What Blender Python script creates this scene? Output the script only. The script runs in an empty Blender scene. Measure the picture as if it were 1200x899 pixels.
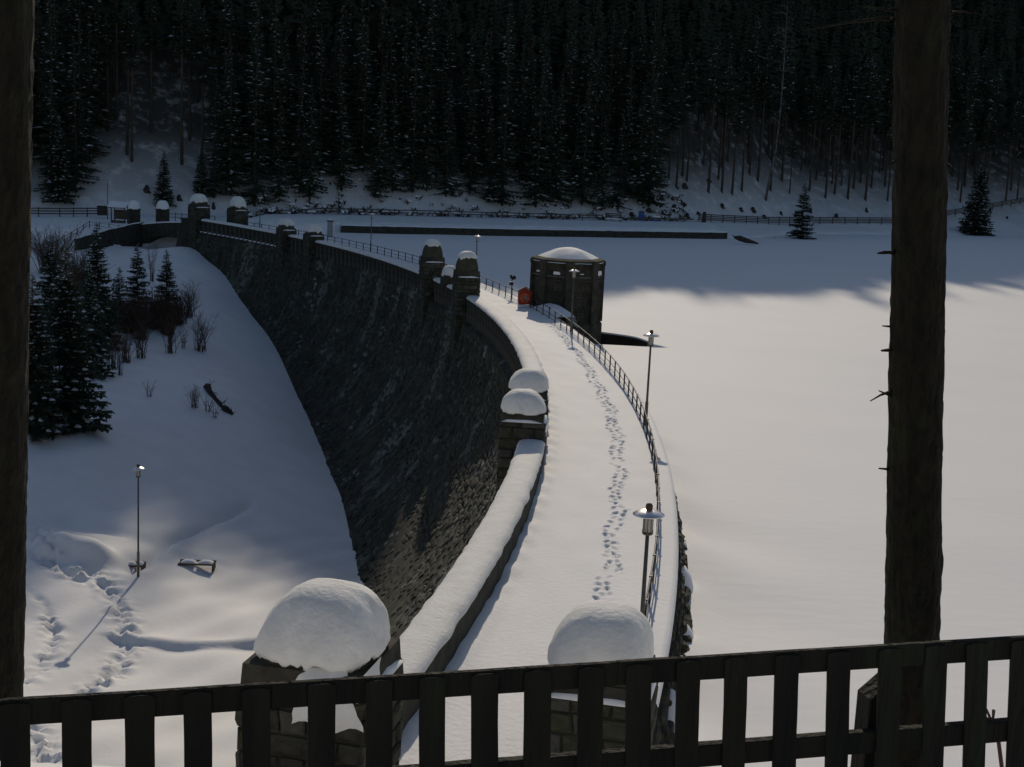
import bpy, math, random
import numpy as np
from mathutils import Vector, Matrix, noise, geometry
R_ = math.radians
rnd = random.Random(7)
rng = np.random.default_rng(7)
SC = bpy.context.scene
COL = SC.collection

# ------------------------------------------------------------------ camera
FPX, PITCH, ROLL, CAMZ = 1600.0, 0.172581, 0.047762, 14.162
cam_d = bpy.data.cameras.new('camera'); cam = bpy.data.objects.new('camera', cam_d); COL.objects.link(cam)
cam.matrix_world = Matrix.Translation((0, 0, CAMZ)) @ Matrix.Rotation(math.pi/2-PITCH, 4, 'X') @ Matrix.Rotation(ROLL, 4, 'Z')
cam_d.sensor_width = 36; cam_d.lens = 36*FPX/1200; cam_d.clip_start = .1; cam_d.clip_end = 5000
SC.camera = cam
# ------------------------------------------------------------------ world, sun, exposure
SUN_EL, SUN_AZ = R_(28.5), R_(1.0)          # azimuth from +Y towards +X
w = bpy.data.worlds.new('World'); SC.world = w; w.use_nodes = True
nt = w.node_tree; bg = nt.nodes['Background']
sky = nt.nodes.new('ShaderNodeTexSky'); sky.sky_type = 'NISHITA'; sky.sun_disc = False
sky.sun_elevation = SUN_EL; sky.sun_rotation = SUN_AZ; sky.altitude = 500; sky.dust_density = 1.2
nt.links.new(sky.outputs[0], bg.inputs[0]); bg.inputs[1].default_value = .078
sd = bpy.data.lights.new('sun', 'SUN'); sd.energy = 2.6; sd.angle = R_(.53); sd.color = (1, .87, .70)
so = bpy.data.objects.new('sun', sd); COL.objects.link(so)
sv = Vector((math.sin(SUN_AZ)*math.cos(SUN_EL), math.cos(SUN_AZ)*math.cos(SUN_EL), math.sin(SUN_EL)))
so.rotation_euler = sv.to_track_quat('Z', 'Y').to_euler(); so.location = (0, 30, 60)
SC.view_settings.view_transform = 'Standard'; SC.view_settings.look = 'None'
SC.view_settings.exposure = -.22; SC.view_settings.gamma = 1
SC.cycles.max_bounces = 6; SC.cycles.diffuse_bounces = 3

# ------------------------------------------------------------------ helpers
def unproj(px, py, z=None, Y=None):
    """survey helper: the world point seen at a photo position, at height z or distance Y"""
    x = px-600; y = py-449.5; cr, sr = math.cos(ROLL), math.sin(ROLL)
    x, y = x*cr+y*sr, -x*sr+y*cr
    ct, st = math.cos(PITCH), math.sin(PITCH)
    D = Vector((x/FPX, ct-st*y/FPX, -st-ct*y/FPX))
    s = (z-CAMZ)/D.z if z is not None else Y/D.y
    return Vector((0, 0, CAMZ))+D*s
def mat(name, col, rough=.9, col2=None, scale=4., bump=0., bscale=20., metallic=0., stretch=(1, 1, 1), spec=.3, col3=None, scale3=.5, coords='Object', detail=6):
    m = bpy.data.materials.new(name); m.use_nodes = True; t = m.node_tree; b = t.nodes['Principled BSDF']
    b.inputs['Base Color'].default_value = (*col, 1); b.inputs['Roughness'].default_value = rough
    b.inputs['Metallic'].default_value = metallic; b.inputs['Specular IOR Level'].default_value = spec
    tc = t.nodes.new('ShaderNodeTexCoord'); mp = t.nodes.new('ShaderNodeMapping'); mp.inputs['Scale'].default_value = stretch
    t.links.new(tc.outputs[coords], mp.inputs[0]); last = None
    if col2:
        n = t.nodes.new('ShaderNodeTexNoise'); n.inputs['Scale'].default_value = scale; n.inputs['Detail'].default_value = detail
        r = t.nodes.new('ShaderNodeMapRange'); r.inputs[1].default_value = .35; r.inputs[2].default_value = .65
        x = t.nodes.new('ShaderNodeMix'); x.data_type = 'RGBA'
        x.inputs[6].default_value = (*col, 1); x.inputs[7].default_value = (*col2, 1)
        t.links.new(mp.outputs[0], n.inputs['Vector']); t.links.new(n.outputs[0], r.inputs[0]); t.links.new(r.outputs[0], x.inputs[0])
        last = x.outputs[2]
    if col3:
        n = t.nodes.new('ShaderNodeTexNoise'); n.inputs['Scale'].default_value = scale3; n.inputs['Detail'].default_value = 8; n.inputs['Roughness'].default_value = .7
        r = t.nodes.new('ShaderNodeMapRange'); r.inputs[1].default_value = .54; r.inputs[2].default_value = .68
        x = t.nodes.new('ShaderNodeMix'); x.data_type = 'RGBA'; x.inputs[7].default_value = (*col3, 1)
        t.links.new(mp.outputs[0], n.inputs['Vector']); t.links.new(n.outputs[0], r.inputs[0]); t.links.new(r.outputs[0], x.inputs[0])
        if last: t.links.new(last, x.inputs[6])
        else: x.inputs[6].default_value = (*col, 1)
        last = x.outputs[2]
    if last: t.links.new(last, b.inputs['Base Color'])
    if bump:
        n = t.nodes.new('ShaderNodeTexNoise'); n.inputs['Scale'].default_value = bscale; n.inputs['Detail'].default_value = 8
        bp = t.nodes.new('ShaderNodeBump'); bp.inputs['Strength'].default_value = bump; bp.inputs['Distance'].default_value = .05
        t.links.new(mp.outputs[0], n.inputs['Vector']); t.links.new(n.outputs[0], bp.inputs['Height']); t.links.new(bp.outputs[0], b.inputs['Normal'])
    return m
M = {}
M['snow'] = mat('snow', (.86, .85, .83), .75, (.80, .795, .78), .35, .5, 5., spec=.25)
M['snow_fine'] = mat('crusted_snow', (.79, .78, .74), .75, (.70, .69, .65), 1.8, .6, 8., spec=.25)
M['lake_snow'] = mat('lake_snow', (.86, .85, .83), .75, (.82, .815, .80), .05, .45, 1.6, stretch=(.35, 1, 1), spec=.25)
M['forest_floor'] = mat('forest_floor_snow', (.50, .51, .52), .9, (.20, .19, .17), .35, .6, 1.5)
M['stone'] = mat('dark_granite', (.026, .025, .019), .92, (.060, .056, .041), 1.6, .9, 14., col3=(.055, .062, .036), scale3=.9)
M['stone_b'] = mat('mossy_granite', (.038, .041, .025), .92, (.075, .073, .045), 2.2, .9, 16.)
M['stone_c'] = mat('grey_granite', (.055, .054, .046), .92, (.10, .097, .082), 2.2, .9, 14.)
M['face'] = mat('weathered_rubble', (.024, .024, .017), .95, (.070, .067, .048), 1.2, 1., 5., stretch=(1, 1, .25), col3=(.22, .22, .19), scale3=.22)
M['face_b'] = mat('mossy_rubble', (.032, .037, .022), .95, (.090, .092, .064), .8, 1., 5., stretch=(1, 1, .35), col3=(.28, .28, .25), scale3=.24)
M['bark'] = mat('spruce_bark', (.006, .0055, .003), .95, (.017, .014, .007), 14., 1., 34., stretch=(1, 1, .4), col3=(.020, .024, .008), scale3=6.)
M['bark_far'] = mat('far_spruce_bark', (.045, .034, .026), .95, (.085, .066, .052), 2., stretch=(1, 1, .3))
M['birch'] = mat('birch_bark', (.17, .165, .15), .9, (.06, .055, .05), 1.2, stretch=(1, 1, .8))
M['needle'] = mat('spruce_needles', (.034, .052, .030), .9, (.055, .078, .045), 1.5)
M['needle_b'] = mat('dark_spruce_needles', (.028, .042, .028), .9, (.048, .064, .042), 1.5)
M['twig'] = mat('bare_twigs', (.075, .045, .032), .9, (.11, .075, .05), 3.)
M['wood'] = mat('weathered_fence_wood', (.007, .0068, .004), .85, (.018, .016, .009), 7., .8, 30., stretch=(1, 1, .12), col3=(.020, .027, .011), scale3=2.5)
M['old_wood'] = mat('old_wood', (.07, .055, .04), .9, (.11, .09, .065), 3.)
M['iron'] = mat('dark_painted_iron', (.030, .032, .036), .55, metallic=.5)
M['pole'] = mat('brown_lamp_pole', (.13, .115, .095), .5, (.10, .085, .07), 6., metallic=.4, spec=.5)
M['zinc'] = mat('zinc_lamp_cap', (.72, .70, .68), .28, metallic=.85, spec=.5)
M['lampglass'] = mat('frosted_lamp_glass', (.42, .42, .36), .35, (.30, .30, .25), 20., spec=.5)
M['knob'] = mat('rusty_knob', (.09, .04, .025), .6)
M['red'] = mat('red_painted_board', (.36, .04, .018), .6, (.26, .035, .016), 6.)
M['ring'] = mat('orange_life_ring', (.60, .09, .03), .5)
M['ringw'] = mat('ring_core', (.30, .20, .16), .7)
M['water'] = mat('open_water', (.003, .004, .005), .25, spec=.15)
M['blue'] = mat('blue_plastic', (.04, .09, .28), .6)
M['concrete'] = mat('grey_concrete', (.35, .34, .33), .9, (.25, .25, .24), 3.)
M['brush'] = mat('dead_brush', (.035, .03, .024), .95, (.06, .05, .04), 2.)

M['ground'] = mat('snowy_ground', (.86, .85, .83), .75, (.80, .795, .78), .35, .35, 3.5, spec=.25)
_t = M['ground'].node_tree; _b = _t.nodes['Principled BSDF']; _src = _b.inputs['Base Color'].links[0].from_socket
_a = _t.nodes.new('ShaderNodeAttribute'); _a.attribute_name = 'litter_and_shade'; _n = _t.nodes.new('ShaderNodeTexNoise'); _n.inputs['Scale'].default_value = .35; _n.inputs['Detail'].default_value = 9; _n.inputs['Roughness'].default_value = .7
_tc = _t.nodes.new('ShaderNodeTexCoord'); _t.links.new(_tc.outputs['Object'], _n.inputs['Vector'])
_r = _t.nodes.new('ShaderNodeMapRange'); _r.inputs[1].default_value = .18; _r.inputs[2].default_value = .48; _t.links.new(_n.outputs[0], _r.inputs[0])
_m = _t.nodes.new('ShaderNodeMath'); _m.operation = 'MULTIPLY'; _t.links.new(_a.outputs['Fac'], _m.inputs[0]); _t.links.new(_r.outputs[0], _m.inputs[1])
_x = _t.nodes.new('ShaderNodeMix'); _x.data_type = 'RGBA'; _x.inputs[7].default_value = (.075, .073, .065, 1); _t.links.new(_m.outputs[0], _x.inputs[0]); _t.links.new(_src, _x.inputs[6]); _t.links.new(_x.outputs[2], _b.inputs['Base Color'])  # darker forest floor: tree shade put into the colour, together with litter
def nz(x, y, z=0.): return noise.noise(Vector((x, y, z)))
class MB:
    def __init__(s): s.v = []; s.f = []; s.m = []
    def add(s, vs, fs, mi=0):
        o = len(s.v); s.v += [tuple(v) for v in vs]; s.f += [tuple(i+o for i in f) for f in fs]; s.m += [mi]*len(fs)
    def box(s, c, d, rz=0., mi=0, jit=0., top=1., rm=None):
        hx, hy, hz = d[0]/2, d[1]/2, d[2]/2; vs = []
        for z in (-1, 1):
            k = top if z > 0 else 1.
            for x, y in ((-1, -1), (1, -1), (1, 1), (-1, 1)):
                p = Vector((x*hx*k, y*hy*k, z*hz))
                if jit: p += Vector((rnd.uniform(-jit, jit), rnd.uniform(-jit, jit), rnd.uniform(-jit, jit)))
                if rm: p = rm @ p
                elif rz: p = Matrix.Rotation(rz, 3, 'Z') @ p
                vs.append(p+Vector(c))
        s.add(vs, [(0, 3, 2, 1), (4, 5, 6, 7), (0, 1, 5, 4), (1, 2, 6, 5), (2, 3, 7, 6), (3, 0, 4, 7)], mi)
    def tube(s, pts, rad, n=6, mi=0, caps=True):
        pts = [Vector(p) for p in pts]; k = len(pts)
        if not hasattr(rad, '__len__'): rad = [rad]*k
        vs = []; fs = []
        for i, p in enumerate(pts):
            t = (pts[min(i+1, k-1)]-pts[max(i-1, 0)]).normalized()
            a = t.orthogonal().normalized() if abs(t.z) < .95 else Vector((1, 0, 0))
            a = (a-t*a.dot(t)).normalized(); b = t.cross(a)
            for j in range(n):
                q = 2*math.pi*j/n; vs.append(p+(a*math.cos(q)+b*math.sin(q))*rad[i])
        for i in range(k-1):
            for j in range(n):
                j2 = (j+1) % n; fs.append((i*n+j, i*n+j2, (i+1)*n+j2, (i+1)*n+j))
        if caps: fs.append(tuple(range(n-1, -1, -1))); fs.append(tuple((k-1)*n+j for j in range(n)))
        s.add(vs, fs, mi)
    def lathe(s, prof, c=(0, 0, 0), n=20, mi=0):
        vs = []; fs = []
        for r, z in prof:
            for j in range(n):
                q = 2*math.pi*j/n; vs.append((c[0]+r*math.cos(q), c[1]+r*math.sin(q), c[2]+z))
        for i in range(len(prof)-1):
            for j in range(n):
                j2 = (j+1) % n; fs.append((i*n+j, i*n+j2, (i+1)*n+j2, (i+1)*n+j))
        s.add(vs, fs, mi)
    def grid(s, rows, mi=0, closed=False):
        """rows: list of equally long point lists"""
        n = len(rows[0]); vs = [p for r in rows for p in r]; fs = []
        for i in range(len(rows)-1):
            for j in range(n-1 if not closed else n):
                j2 = (j+1) % n; fs.append((i*n+j, i*n+j2, (i+1)*n+j2, (i+1)*n+j))
        s.add(vs, fs, mi)
    def mesh(s, name, mats, smooth=False):
        me = bpy.data.meshes.new(name); me.from_pydata(s.v, [], s.f)
        for m_ in (mats if isinstance(mats, (list, tuple)) else [mats]): me.materials.append(m_)
        if any(s.m): me.polygons.foreach_set('material_index', s.m)
        if smooth: me.polygons.foreach_set('use_smooth', [True]*len(s.f))
        me.update(); return me
    def build(s, name, mats, parent=None, smooth=False, kind=None, loc=None):
        return obj(name, s.mesh(name, mats, smooth), parent, kind, loc)
def obj(name, me, parent=None, kind=None, loc=None):
    o = bpy.data.objects.new(name, me); COL.objects.link(o)
    if parent: o.parent = parent
    if kind: o['kind'] = kind
    if loc is not None: o.location = loc
    return o
def tag(o, label, cat, group=None):
    o['label'] = label; o['category'] = cat
    if group: o['group'] = group
    return o
def thing(name, label, cat, loc=(0, 0, 0), rz=0., group=None):
    o = bpy.data.objects.new(name, None); COL.objects.link(o); o.empty_display_size = .3
    o.location = loc; o.rotation_euler.z = rz
    return tag(o, label, cat, group)
def copy_tree(o, parent=None):
    c = o.copy(); COL.objects.link(c); c.parent = parent
    for ch in list(KIDS.get(o.name, [])) or [x for x in o.children]: copy_tree(ch, c)
    return c
KIDS = {}
def structure(name, mb, mats, smooth=True): return mb.build(name, mats, None, smooth, 'structure')

# ------------------------------------------------------------------ arc of the dam
CX, CY = -202.09, 71.965
R_OUT, R_IN, R_RAIL, R_EDGE = 202.93, 204.02, 209.0, 209.75      # parapet outside / inside, railing, upstream edge
A0, A1 = -.262, .735
LAKE = -2.6
def arc(r, a, z=0.): return Vector((CX+r*math.cos(a), CY+r*math.sin(a), z))

# ------------------------------------------------------------------ terrain
def foff(d): return .1*d+.033*d*d if d > 0 else 0.
def toe(px, py):
    best = None
    for i in range(900):
        z = -1.-i*.02; p = unproj(px, py, z); e = math.hypot(p.x-CX, p.y-CY)-(R_OUT-.25-foff(-1.1-z))
        if best is None or abs(e) < best[0]: best = (abs(e), z)
    return (px, py, best[1])
ctrl = [toe(*q) for q in ((225,290),(243,305),(262,320),(280,347),(300,375),(330,420),(350,465),(370,510),(385,545),(400,580),(415,640),(430,690),(447,716))]+[
        (35,500,-9),(130,430,-9.3),(200,350,-6.8),(160,300,-4.2),(40,600,-12.4),(162,678,-14),(300,600,-15.2),(300,700,-15.4),
        (100,800,-14.6),(300,800,-15),(40,870,-13.4),(200,880,-13.8),(250,450,-10.6),(280,540,-14.2),(100,660,-13.4)]
P = [tuple(unproj(x, y, z)) for x, y, z in ctrl]
P += [(-48,205,-3.9),(-54,208,-4.1),(-61,208,-3.6),(-58,200,-4.2),(-66,201,-2.9),(-78,198,-1.9),(-95,200,0),(-130,205,2),(-60,170,-5.5),(-80,150,-6),(-110,150,-3),(-70,110,-8.5),(-110,100,-5),
      (-60,75,-10.5),(-100,60,-6),(-140,150,2),(-45,45,-8),(-30,35,-8),(-16,40,-13.5),(-9.5,56,-14.6),(-9,48,-13.5),(-12,30,-6),(-7,30,-4.5),(-6,26,-.6),(-25,22,-1.5),(-60,20,0),
      (-5,22,1.2),(-5,12,5.6),(0,5.2,11.3),(0,0,12.6),(-3,5,11.2),(-8,4,11),(-30,0,11),(-80,0,12),(-20,12,5),(-5,-20,14),(-60,-20,15),(-2,27,-.1),(-1,40,-13)]
P = np.array(P)
def tps_fit(P, lam=.03):
    n = len(P); X = P[:, :2]/50.; d = np.hypot(*(X[:, None]-X[None]).transpose(2, 0, 1))
    K = np.where(d > 0, d*d*np.log(d+1e-12), 0)+lam*.01*np.eye(n)
    Q = np.c_[np.ones(n), X]; A = np.block([[K, Q], [Q.T, np.zeros((3, 3))]])
    return X, np.linalg.solve(A, np.r_[P[:, 2], 0, 0, 0])
TX, TW = tps_fit(P)
def tps(x, y):
    x = np.asarray(x, float)/50.; y = np.asarray(y, float)/50.; s = TW[-3]+TW[-2]*x+TW[-1]*y
    for (a, b), w_ in zip(TX, TW): 
        r2 = (x-a)**2+(y-b)**2; s = s+w_*.5*r2*np.log(r2+1e-12)
    return s
SHX = [-60,-47,-44,-38,-31.7,-1.3,41,44,52,63,90,128,220,400]; SHY = [204,205,214,232,244,257,279,282,292,310,328,350,400,480]
HFX = [-300,-120,-75,-47,-30,41,63,128,300]; HFY = [215,226,238,252,264,300,330,372,440]
SIN = [np.array(v) for v in ((.05,.031,1.1),(.021,-.043,2.3),(.09,.07,4.),(-.11,.05,.7),(.23,.19,3.),(-.2,.27,5.1),(.5,.41,1.4),(-.47,.6,2.6))]
def rough(x, y):
    s = 0
    for i, k in enumerate(SIN): s = s+np.sin(x*k[0]+y*k[1]+k[2])*(1., .9, .6, .5, .25, .22, .1, .08)[i]
    return s
def far(x, y):
    ys = np.interp(x, SHX, SHY); yh = np.interp(x, HFX, HFY); d = y-ys
    wall = (x < 42) & (x > -44)
    base = np.where(wall, -1.25+np.clip(d/14, 0, 1)*1.1, LAKE+.1+np.clip(d/22, 0, 1)*2.3)
    base = np.where(x < -46, -1.+0*base, base)
    h = np.clip(y-yh, 0, None)
    top = np.interp(x, (-60, -3, 3, 25, 60, 120), (202, 205, 156, 172, 194, 210))  # unseen ridge crest, height shaped to place its shadow on lake and hollow
    slope = .74+.07*np.clip((3-x)/6, 0, 1)-.08*np.clip((x-20)/60, 0, 1)*np.clip(1-h/120, 0, 1)
    hill = np.minimum(h*slope, top-8*np.clip((h-215)/100, 0, 1))
    return base+hill+rough(x, y)*np.clip(h/25, 0, 1)*.9
def height(x, y, detail=True):
    x = np.asarray(x, float); y = np.asarray(y, float)
    r = np.hypot(x-CX, y-CY); ys = np.interp(x, SHX, SHY)
    t = tps(x, y)
    f_ = far(x, y)
    bl = np.clip((y-np.interp(x, (-90, -64, -58.5, -50), (190, 198, 213.5, 210.5)))/3, 0, 1)*np.clip((-46-x)/4+1, 0, 1)
    ins = t*(1-bl)+f_*bl
    lakebed = np.where(y >= ys+1.9*((x < 42) & (x > -36)), f_, -4.2)
    near = np.clip((34-y)/9, 0, 1)                         # bank at the near abutment
    bankz = .4+np.clip(24-y, 0, None)*.6
    bankz = np.minimum(bankz, 11.4+np.clip(4.6-y, 0, None)*.25)
    lakebed = lakebed*(1-near)+bankz*near
    up = r > 206
    z = np.where(up & (x > -46.5), lakebed, ins)
    z = np.where((~up) & (y < 27), np.where(r > 195, np.maximum(z, np.minimum(bankz, z+9)), z), z)
    return z
def hgt(x, y): return float(height(np.array([x]), np.array([y]))[0])

gx = np.unique(np.round(np.concatenate([np.arange(-420, -84, 9.), np.arange(-84, -60, 2.), np.arange(-60, -40, 1.), np.arange(-40, -6, .2), np.arange(-6, 60, 1.2), np.arange(60, 140, 4.), np.arange(140, 430, 12.)]), 3))
gy = np.unique(np.round(np.concatenate([np.arange(-60, 0, 8.), np.arange(0, 55, 1.), np.arange(55, 104, .22), np.arange(104, 215, 1.), np.arange(215, 330, 1.6), np.arange(330, 640, 9.)]), 3))
GX, GY = np.meshgrid(gx, gy); GZ = height(GX, GY)
def seg_dist(X, Y, pts):
    best = np.full(X.shape, 1e9); side = np.zeros(X.shape); al = np.zeros(X.shape); L = 0
    for (x0, y0), (x1, y1) in zip(pts[:-1], pts[1:]):
        dx, dy = x1-x0, y1-y0; q = dx*dx+dy*dy; t = np.clip(((X-x0)*dx+(Y-y0)*dy)/q, 0, 1)
        d = np.hypot(X-x0-t*dx, Y-y0-t*dy); s = np.sign((X-x0)*dy-(Y-y0)*dx)
        m = d < best; best = np.where(m, d, best); side = np.where(m, s, side); al = np.where(m, L+t*math.sqrt(q), al); L += math.sqrt(q)
    return best, side, al
def on_ground(px, py):
    z = -13.5
    for _ in range(60):
        p = unproj(px, py, z); z += .3*(hgt(p.x, p.y)-z)
    return unproj(px, py, z)
fine = (GX > -41) & (GX < -5) & (GY > 54) & (GY < 106)
idx = np.where(fine); FX, FY = GX[idx], GY[idx]; FZ = GZ[idx].copy()
FZ += .10*np.sin(FX*.7+FY*.35)*np.sin(FY*.5-FX*.2)+.05*np.sin(FX*1.9-FY*1.1)
def path(pxs): return [tuple(on_ground(*q)[:2]) for q in pxs]
# trench-like track towards the dam, the wavy second ditch
d, s_, al = seg_dist(FX, FY, path([(162,668),(205,632),(262,610),(300,588),(345,560),(372,533)]))
FZ += np.where(s_ > 0, .22, -.40)*np.exp(-(d/.9)**2)-.35*np.exp(-(d/.45)**2)
d, s_, al = seg_dist(FX, FY, path([(282,545),(310,548),(340,543),(372,528)]))
FZ += -.55*np.exp(-(d/.8)**2)
d, s_, al = seg_dist(FX, FY, path([(150,750),(200,757),(260,757),(330,752)]))
FZ += np.tanh(-s_*d/.3)*.22*np.exp(-(d/1.1)**2)+.05*np.exp(-(d/1.)**2)*np.sin(al*1.7)
# trodden trail with thrown up lumps
lump = np.array([nz(a*1.4, b*1.4, 3.) for a, b in zip(FX, FY)]); lump2 = np.array([nz(a*3.1, b*3.1, 9.) for a, b in zip(FX, FY)])
for pts, wd, am in (([(40,628),(75,668),(118,672),(135,700),(146,730),(150,758),(132,790),(100,812)], .75, .55),
                    ([(33,640),(60,665),(100,678)], 1., .35),
                    ([(58,725),(64,752),(48,785),(30,800)], .6, .35), ([(30,690),(50,705),(64,735)], .4, .2),
                    ([(30,850),(44,870),(50,890)], .9, .6)):
    d, s_, al = seg_dist(FX, FY, path(pts))
    FZ += np.exp(-(d/wd)**2)*(np.clip(lump*.9, -.4, .7)+.6*lump2)*am-.12*np.exp(-(d/(wd*.5))**2)
# big rounded drifts
for px, py, sx, sy, hh in ((98,652,1.9,1.2,1.15),(60,645,1.1,1.4,.7),(40,632,1.6,1.6,.7),(120,640,3.,2.2,.4),(80,612,5,1.2,-.35),(230,655,1.8,.9,-.25)):
    q = on_ground(px, py); FZ += hh*np.exp(-(((FX-q.x)/sx)**2+((FY-q.y)/sy)**2)**1.4)
GZ[idx] = FZ
def zi(x, y):
    i = min(max(np.searchsorted(gx, x)-1, 0), len(gx)-2); j = min(max(np.searchsorted(gy, y)-1, 0), len(gy)-2)
    u = (x-gx[i])/(gx[i+1]-gx[i]); v = (y-gy[j])/(gy[j+1]-gy[j])
    return float((GZ[j,i]*(1-u)+GZ[j,i+1]*u)*(1-v)+(GZ[j+1,i]*(1-u)+GZ[j+1,i+1]*u)*v)
def big_grid(name, X, Y, Z, mats, mi=None, drop=None):
    ny, nx = X.shape; v = np.stack([X, Y, Z], -1).reshape(-1, 3)
    I = np.arange(ny*nx).reshape(ny, nx); f = np.stack([I[:-1, :-1], I[:-1, 1:], I[1:, 1:], I[1:, :-1]], -1).reshape(-1, 4)
    if drop is not None: keep = ~drop.reshape(-1)[f].all(1); f = f[keep]
    me = bpy.data.meshes.new(name); me.vertices.add(len(v)); me.vertices.foreach_set('co', v.ravel())
    me.loops.add(f.size); me.loops.foreach_set('vertex_index', f.ravel().astype(np.int32))
    me.polygons.add(len(f)); me.polygons.foreach_set('loop_start', np.arange(0, f.size, 4, dtype=np.int32)); 
    me.polygons.foreach_set('use_smooth', np.ones(len(f), bool))
    for m_ in mats: me.materials.append(m_)
    if mi is not None:
        q = mi.reshape(-1)[f].max(1); me.polygons.foreach_set('material_index', q.astype(np.int32))
    me.update(calc_edges=True); me.validate(); return me
hf = np.clip((GY-np.interp(GX, HFX, HFY)+4)/22, 0, 1)  # mask from the hill foot up, where the painted floor shade sets in
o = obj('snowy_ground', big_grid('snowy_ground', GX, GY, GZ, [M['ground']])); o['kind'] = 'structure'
at_ = o.data.attributes.new('litter_and_shade', 'FLOAT', 'POINT'); at_.data.foreach_set('value', hf.ravel().astype(np.float32))

# ------------------------------------------------------------------ the frozen lake (polar sheet round the open hole)
HX, HY = 4.8, 118.6
th = np.linspace(0, 2*np.pi, 361); sn = np.sin(th)
wob = np.array([nz(math.cos(t)*3, math.sin(t)*3, 1.) for t in th])
r0 = np.where(sn >= 0, 7.3+.25*wob, np.minimum(7.3, .35/np.maximum(-sn, 1e-3))+.12*wob)
rr = np.concatenate([[0, .02, .05, .1, .2], np.geomspace(.5, 430, 230)])
LR = r0[None, :]+rr[:, None]; LXg = HX+LR*np.cos(th)[None]; LYg = HY+LR*np.sin(th)[None]
LZg = np.full(LR.shape, LAKE); LZg[0] -= 1.1; LZg[1] -= .12; LZg[2] -= .04
LZg += .2*np.exp(-(np.maximum(LR-7.4, 0)/.9)**2)*(sn[None] > -.05)*(rr[:, None] > .03)
dr = np.hypot(LXg-CX, LYg-CY)-210.3
LZg += np.where(rr[:, None] > .3, .03*np.sin(LXg*.21+LYg*.33)*np.sin(LYg*.17)+.18*np.exp(-(dr/4.)**2)*np.sin(LYg*.55+LXg*.35)*(LYg < 62), 0)
LZg += (.35+.15*np.sin(LYg*.9)+.1*np.sin(LYg*2.3+1))*np.exp(-(dr/.8)**2)*(rr[:, None] > .3)
drop = (np.hypot(LXg-CX, LYg-CY) < 206) | (LYg > np.interp(LXg, SHX, SHY)+9)
me = big_grid('frozen_lake', LXg, LYg, LZg, [M['lake_snow']], None, drop); o = obj('frozen_lake', me); o['kind'] = 'structure'
b = MB(); b.lathe([(0, 0), (9, 0)], (HX, HY, LAKE-1.0), 40); structure('open_water', b, M['water'])
b = MB(); b.grid([[(HX+(r0[k]-.04)*math.cos(th[k]), HY+(r0[k]-.04)*math.sin(th[k]), z_) for k in range(0, 181, 2)] for z_ in (LAKE-1.2, LAKE+.08)]); o = structure('hole_shade', b, M['brush'])  # added dark sheet inside the rim: the hole's shade put into colour

# ------------------------------------------------------------------ the dam
dam = thing('dam', 'long curved gravity dam of dark rubble stone with snow-covered crest road', 'dam', tuple(arc(206, .2, -2)))
def rel(o, t):      # keep world placement of a mesh written in world coordinates under a moved thing
    o.parent = t; o.matrix_parent_inverse = Matrix.Identity(4)
    o.location = -Vector(t.location) if not t.rotation_euler.z else o.location
    return o
def wpart(mb, name, mats, t, smooth=False, kind=None):
    o = mb.build(name, mats, None, smooth, kind); return rel(o, t)
NA = 200; AA = [A0+(A1-A0)*i/NA for i in range(NA+1)]
b = MB(); rows = []
for a in AA:
    row = []
    for z in (-24, -20, -16, -12, -9, -6, -4, -2.5, -1.1, -.9, -.9, -.72, -.6):
        d = -1.1-z; off = foff(d)+.30
        if z in (-.9, -.72): off = -.12
        row.append(arc(R_OUT-off if z < -.65 else R_OUT+.2, a, z))
    row.append(arc(R_EDGE-.02, a, -.3)); row.append(arc(R_EDGE-.02, a, -.62)); row.append(arc(R_EDGE-.25, a, -.66)); row.append(arc(R_EDGE-.1, a, -.9)); row.append(arc(R_EDGE+.55, a, -2.7)); row.append(arc(R_EDGE+1.6, a, -8))
    rows.append(row)
b.grid(rows); b.add(rows[0], [tuple(range(len(rows[0])))]); b.add(rows[-1], [tuple(range(len(rows[-1])-1, -1, -1))])
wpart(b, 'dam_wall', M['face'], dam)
# rough stones: unit-ish stones shared between the parts
def stone_mesh(seed, mt, bulge=.5):
    r = random.Random(seed); m = MB()
    fr = []
    for x, z in ((-.5,-.5),(.5,-.5),(.5,.5),(-.5,.5)): fr.append((x+r.uniform(-.03,.03), 0, z+r.uniform(-.04,.04)))
    mid = [(x*.93+r.uniform(-.04,.04), .7+r.uniform(-.15,.15), z*.86+r.uniform(-.05,.05)) for x, _, z in fr]
    top = [(x*.62+r.uniform(-.08,.08), 1+r.uniform(-.1,.3)*bulge, z*.55+r.uniform(-.08,.08)) for x, _, z in fr]
    vs = fr+mid+top; fs = []
    for k in (0, 4):
        for j in range(4): fs.append((k+j, k+(j+1) % 4, k+4+(j+1) % 4, k+4+j))
    fs.append((8, 9, 10, 11)); fs.append((3, 2, 1, 0))
    m.add(vs, fs); return m.mesh('stone', mt)
SM = [stone_mesh(i, [M['stone'], M['stone_b'], M['stone_c'], M['stone']][i % 4]) for i in range(8)]
SF = [stone_mesh(i+20, [M['face'], M['face_b'], M['face'], M['face']][i % 4]) for i in range(8)]
def put_stone(me, base, out, up, w_, d_, h_, parent):
    """stone whose back lies on a wall at base; out = outward normal"""
    out = out.normalized(); side = up.cross(out).normalized()*-1; up2 = side.cross(out).normalized()
    if up2.z < 0: up2 = -up2; 
    side = out.cross(up2)
    m = Matrix.Identity(4)
    for i in range(3): m[i][0] = side[i]*w_; m[i][1] = out[i]*d_; m[i][2] = up2[i]*h_; m[i][3] = base[i]
    o = bpy.data.objects.new('stone', me); COL.objects.link(o); o.parent = parent
    o.matrix_local = Matrix.Translation(-Vector(parent.location)) @ m if parent.type == 'EMPTY' or parent.get('atworld') else m
    return o
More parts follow.
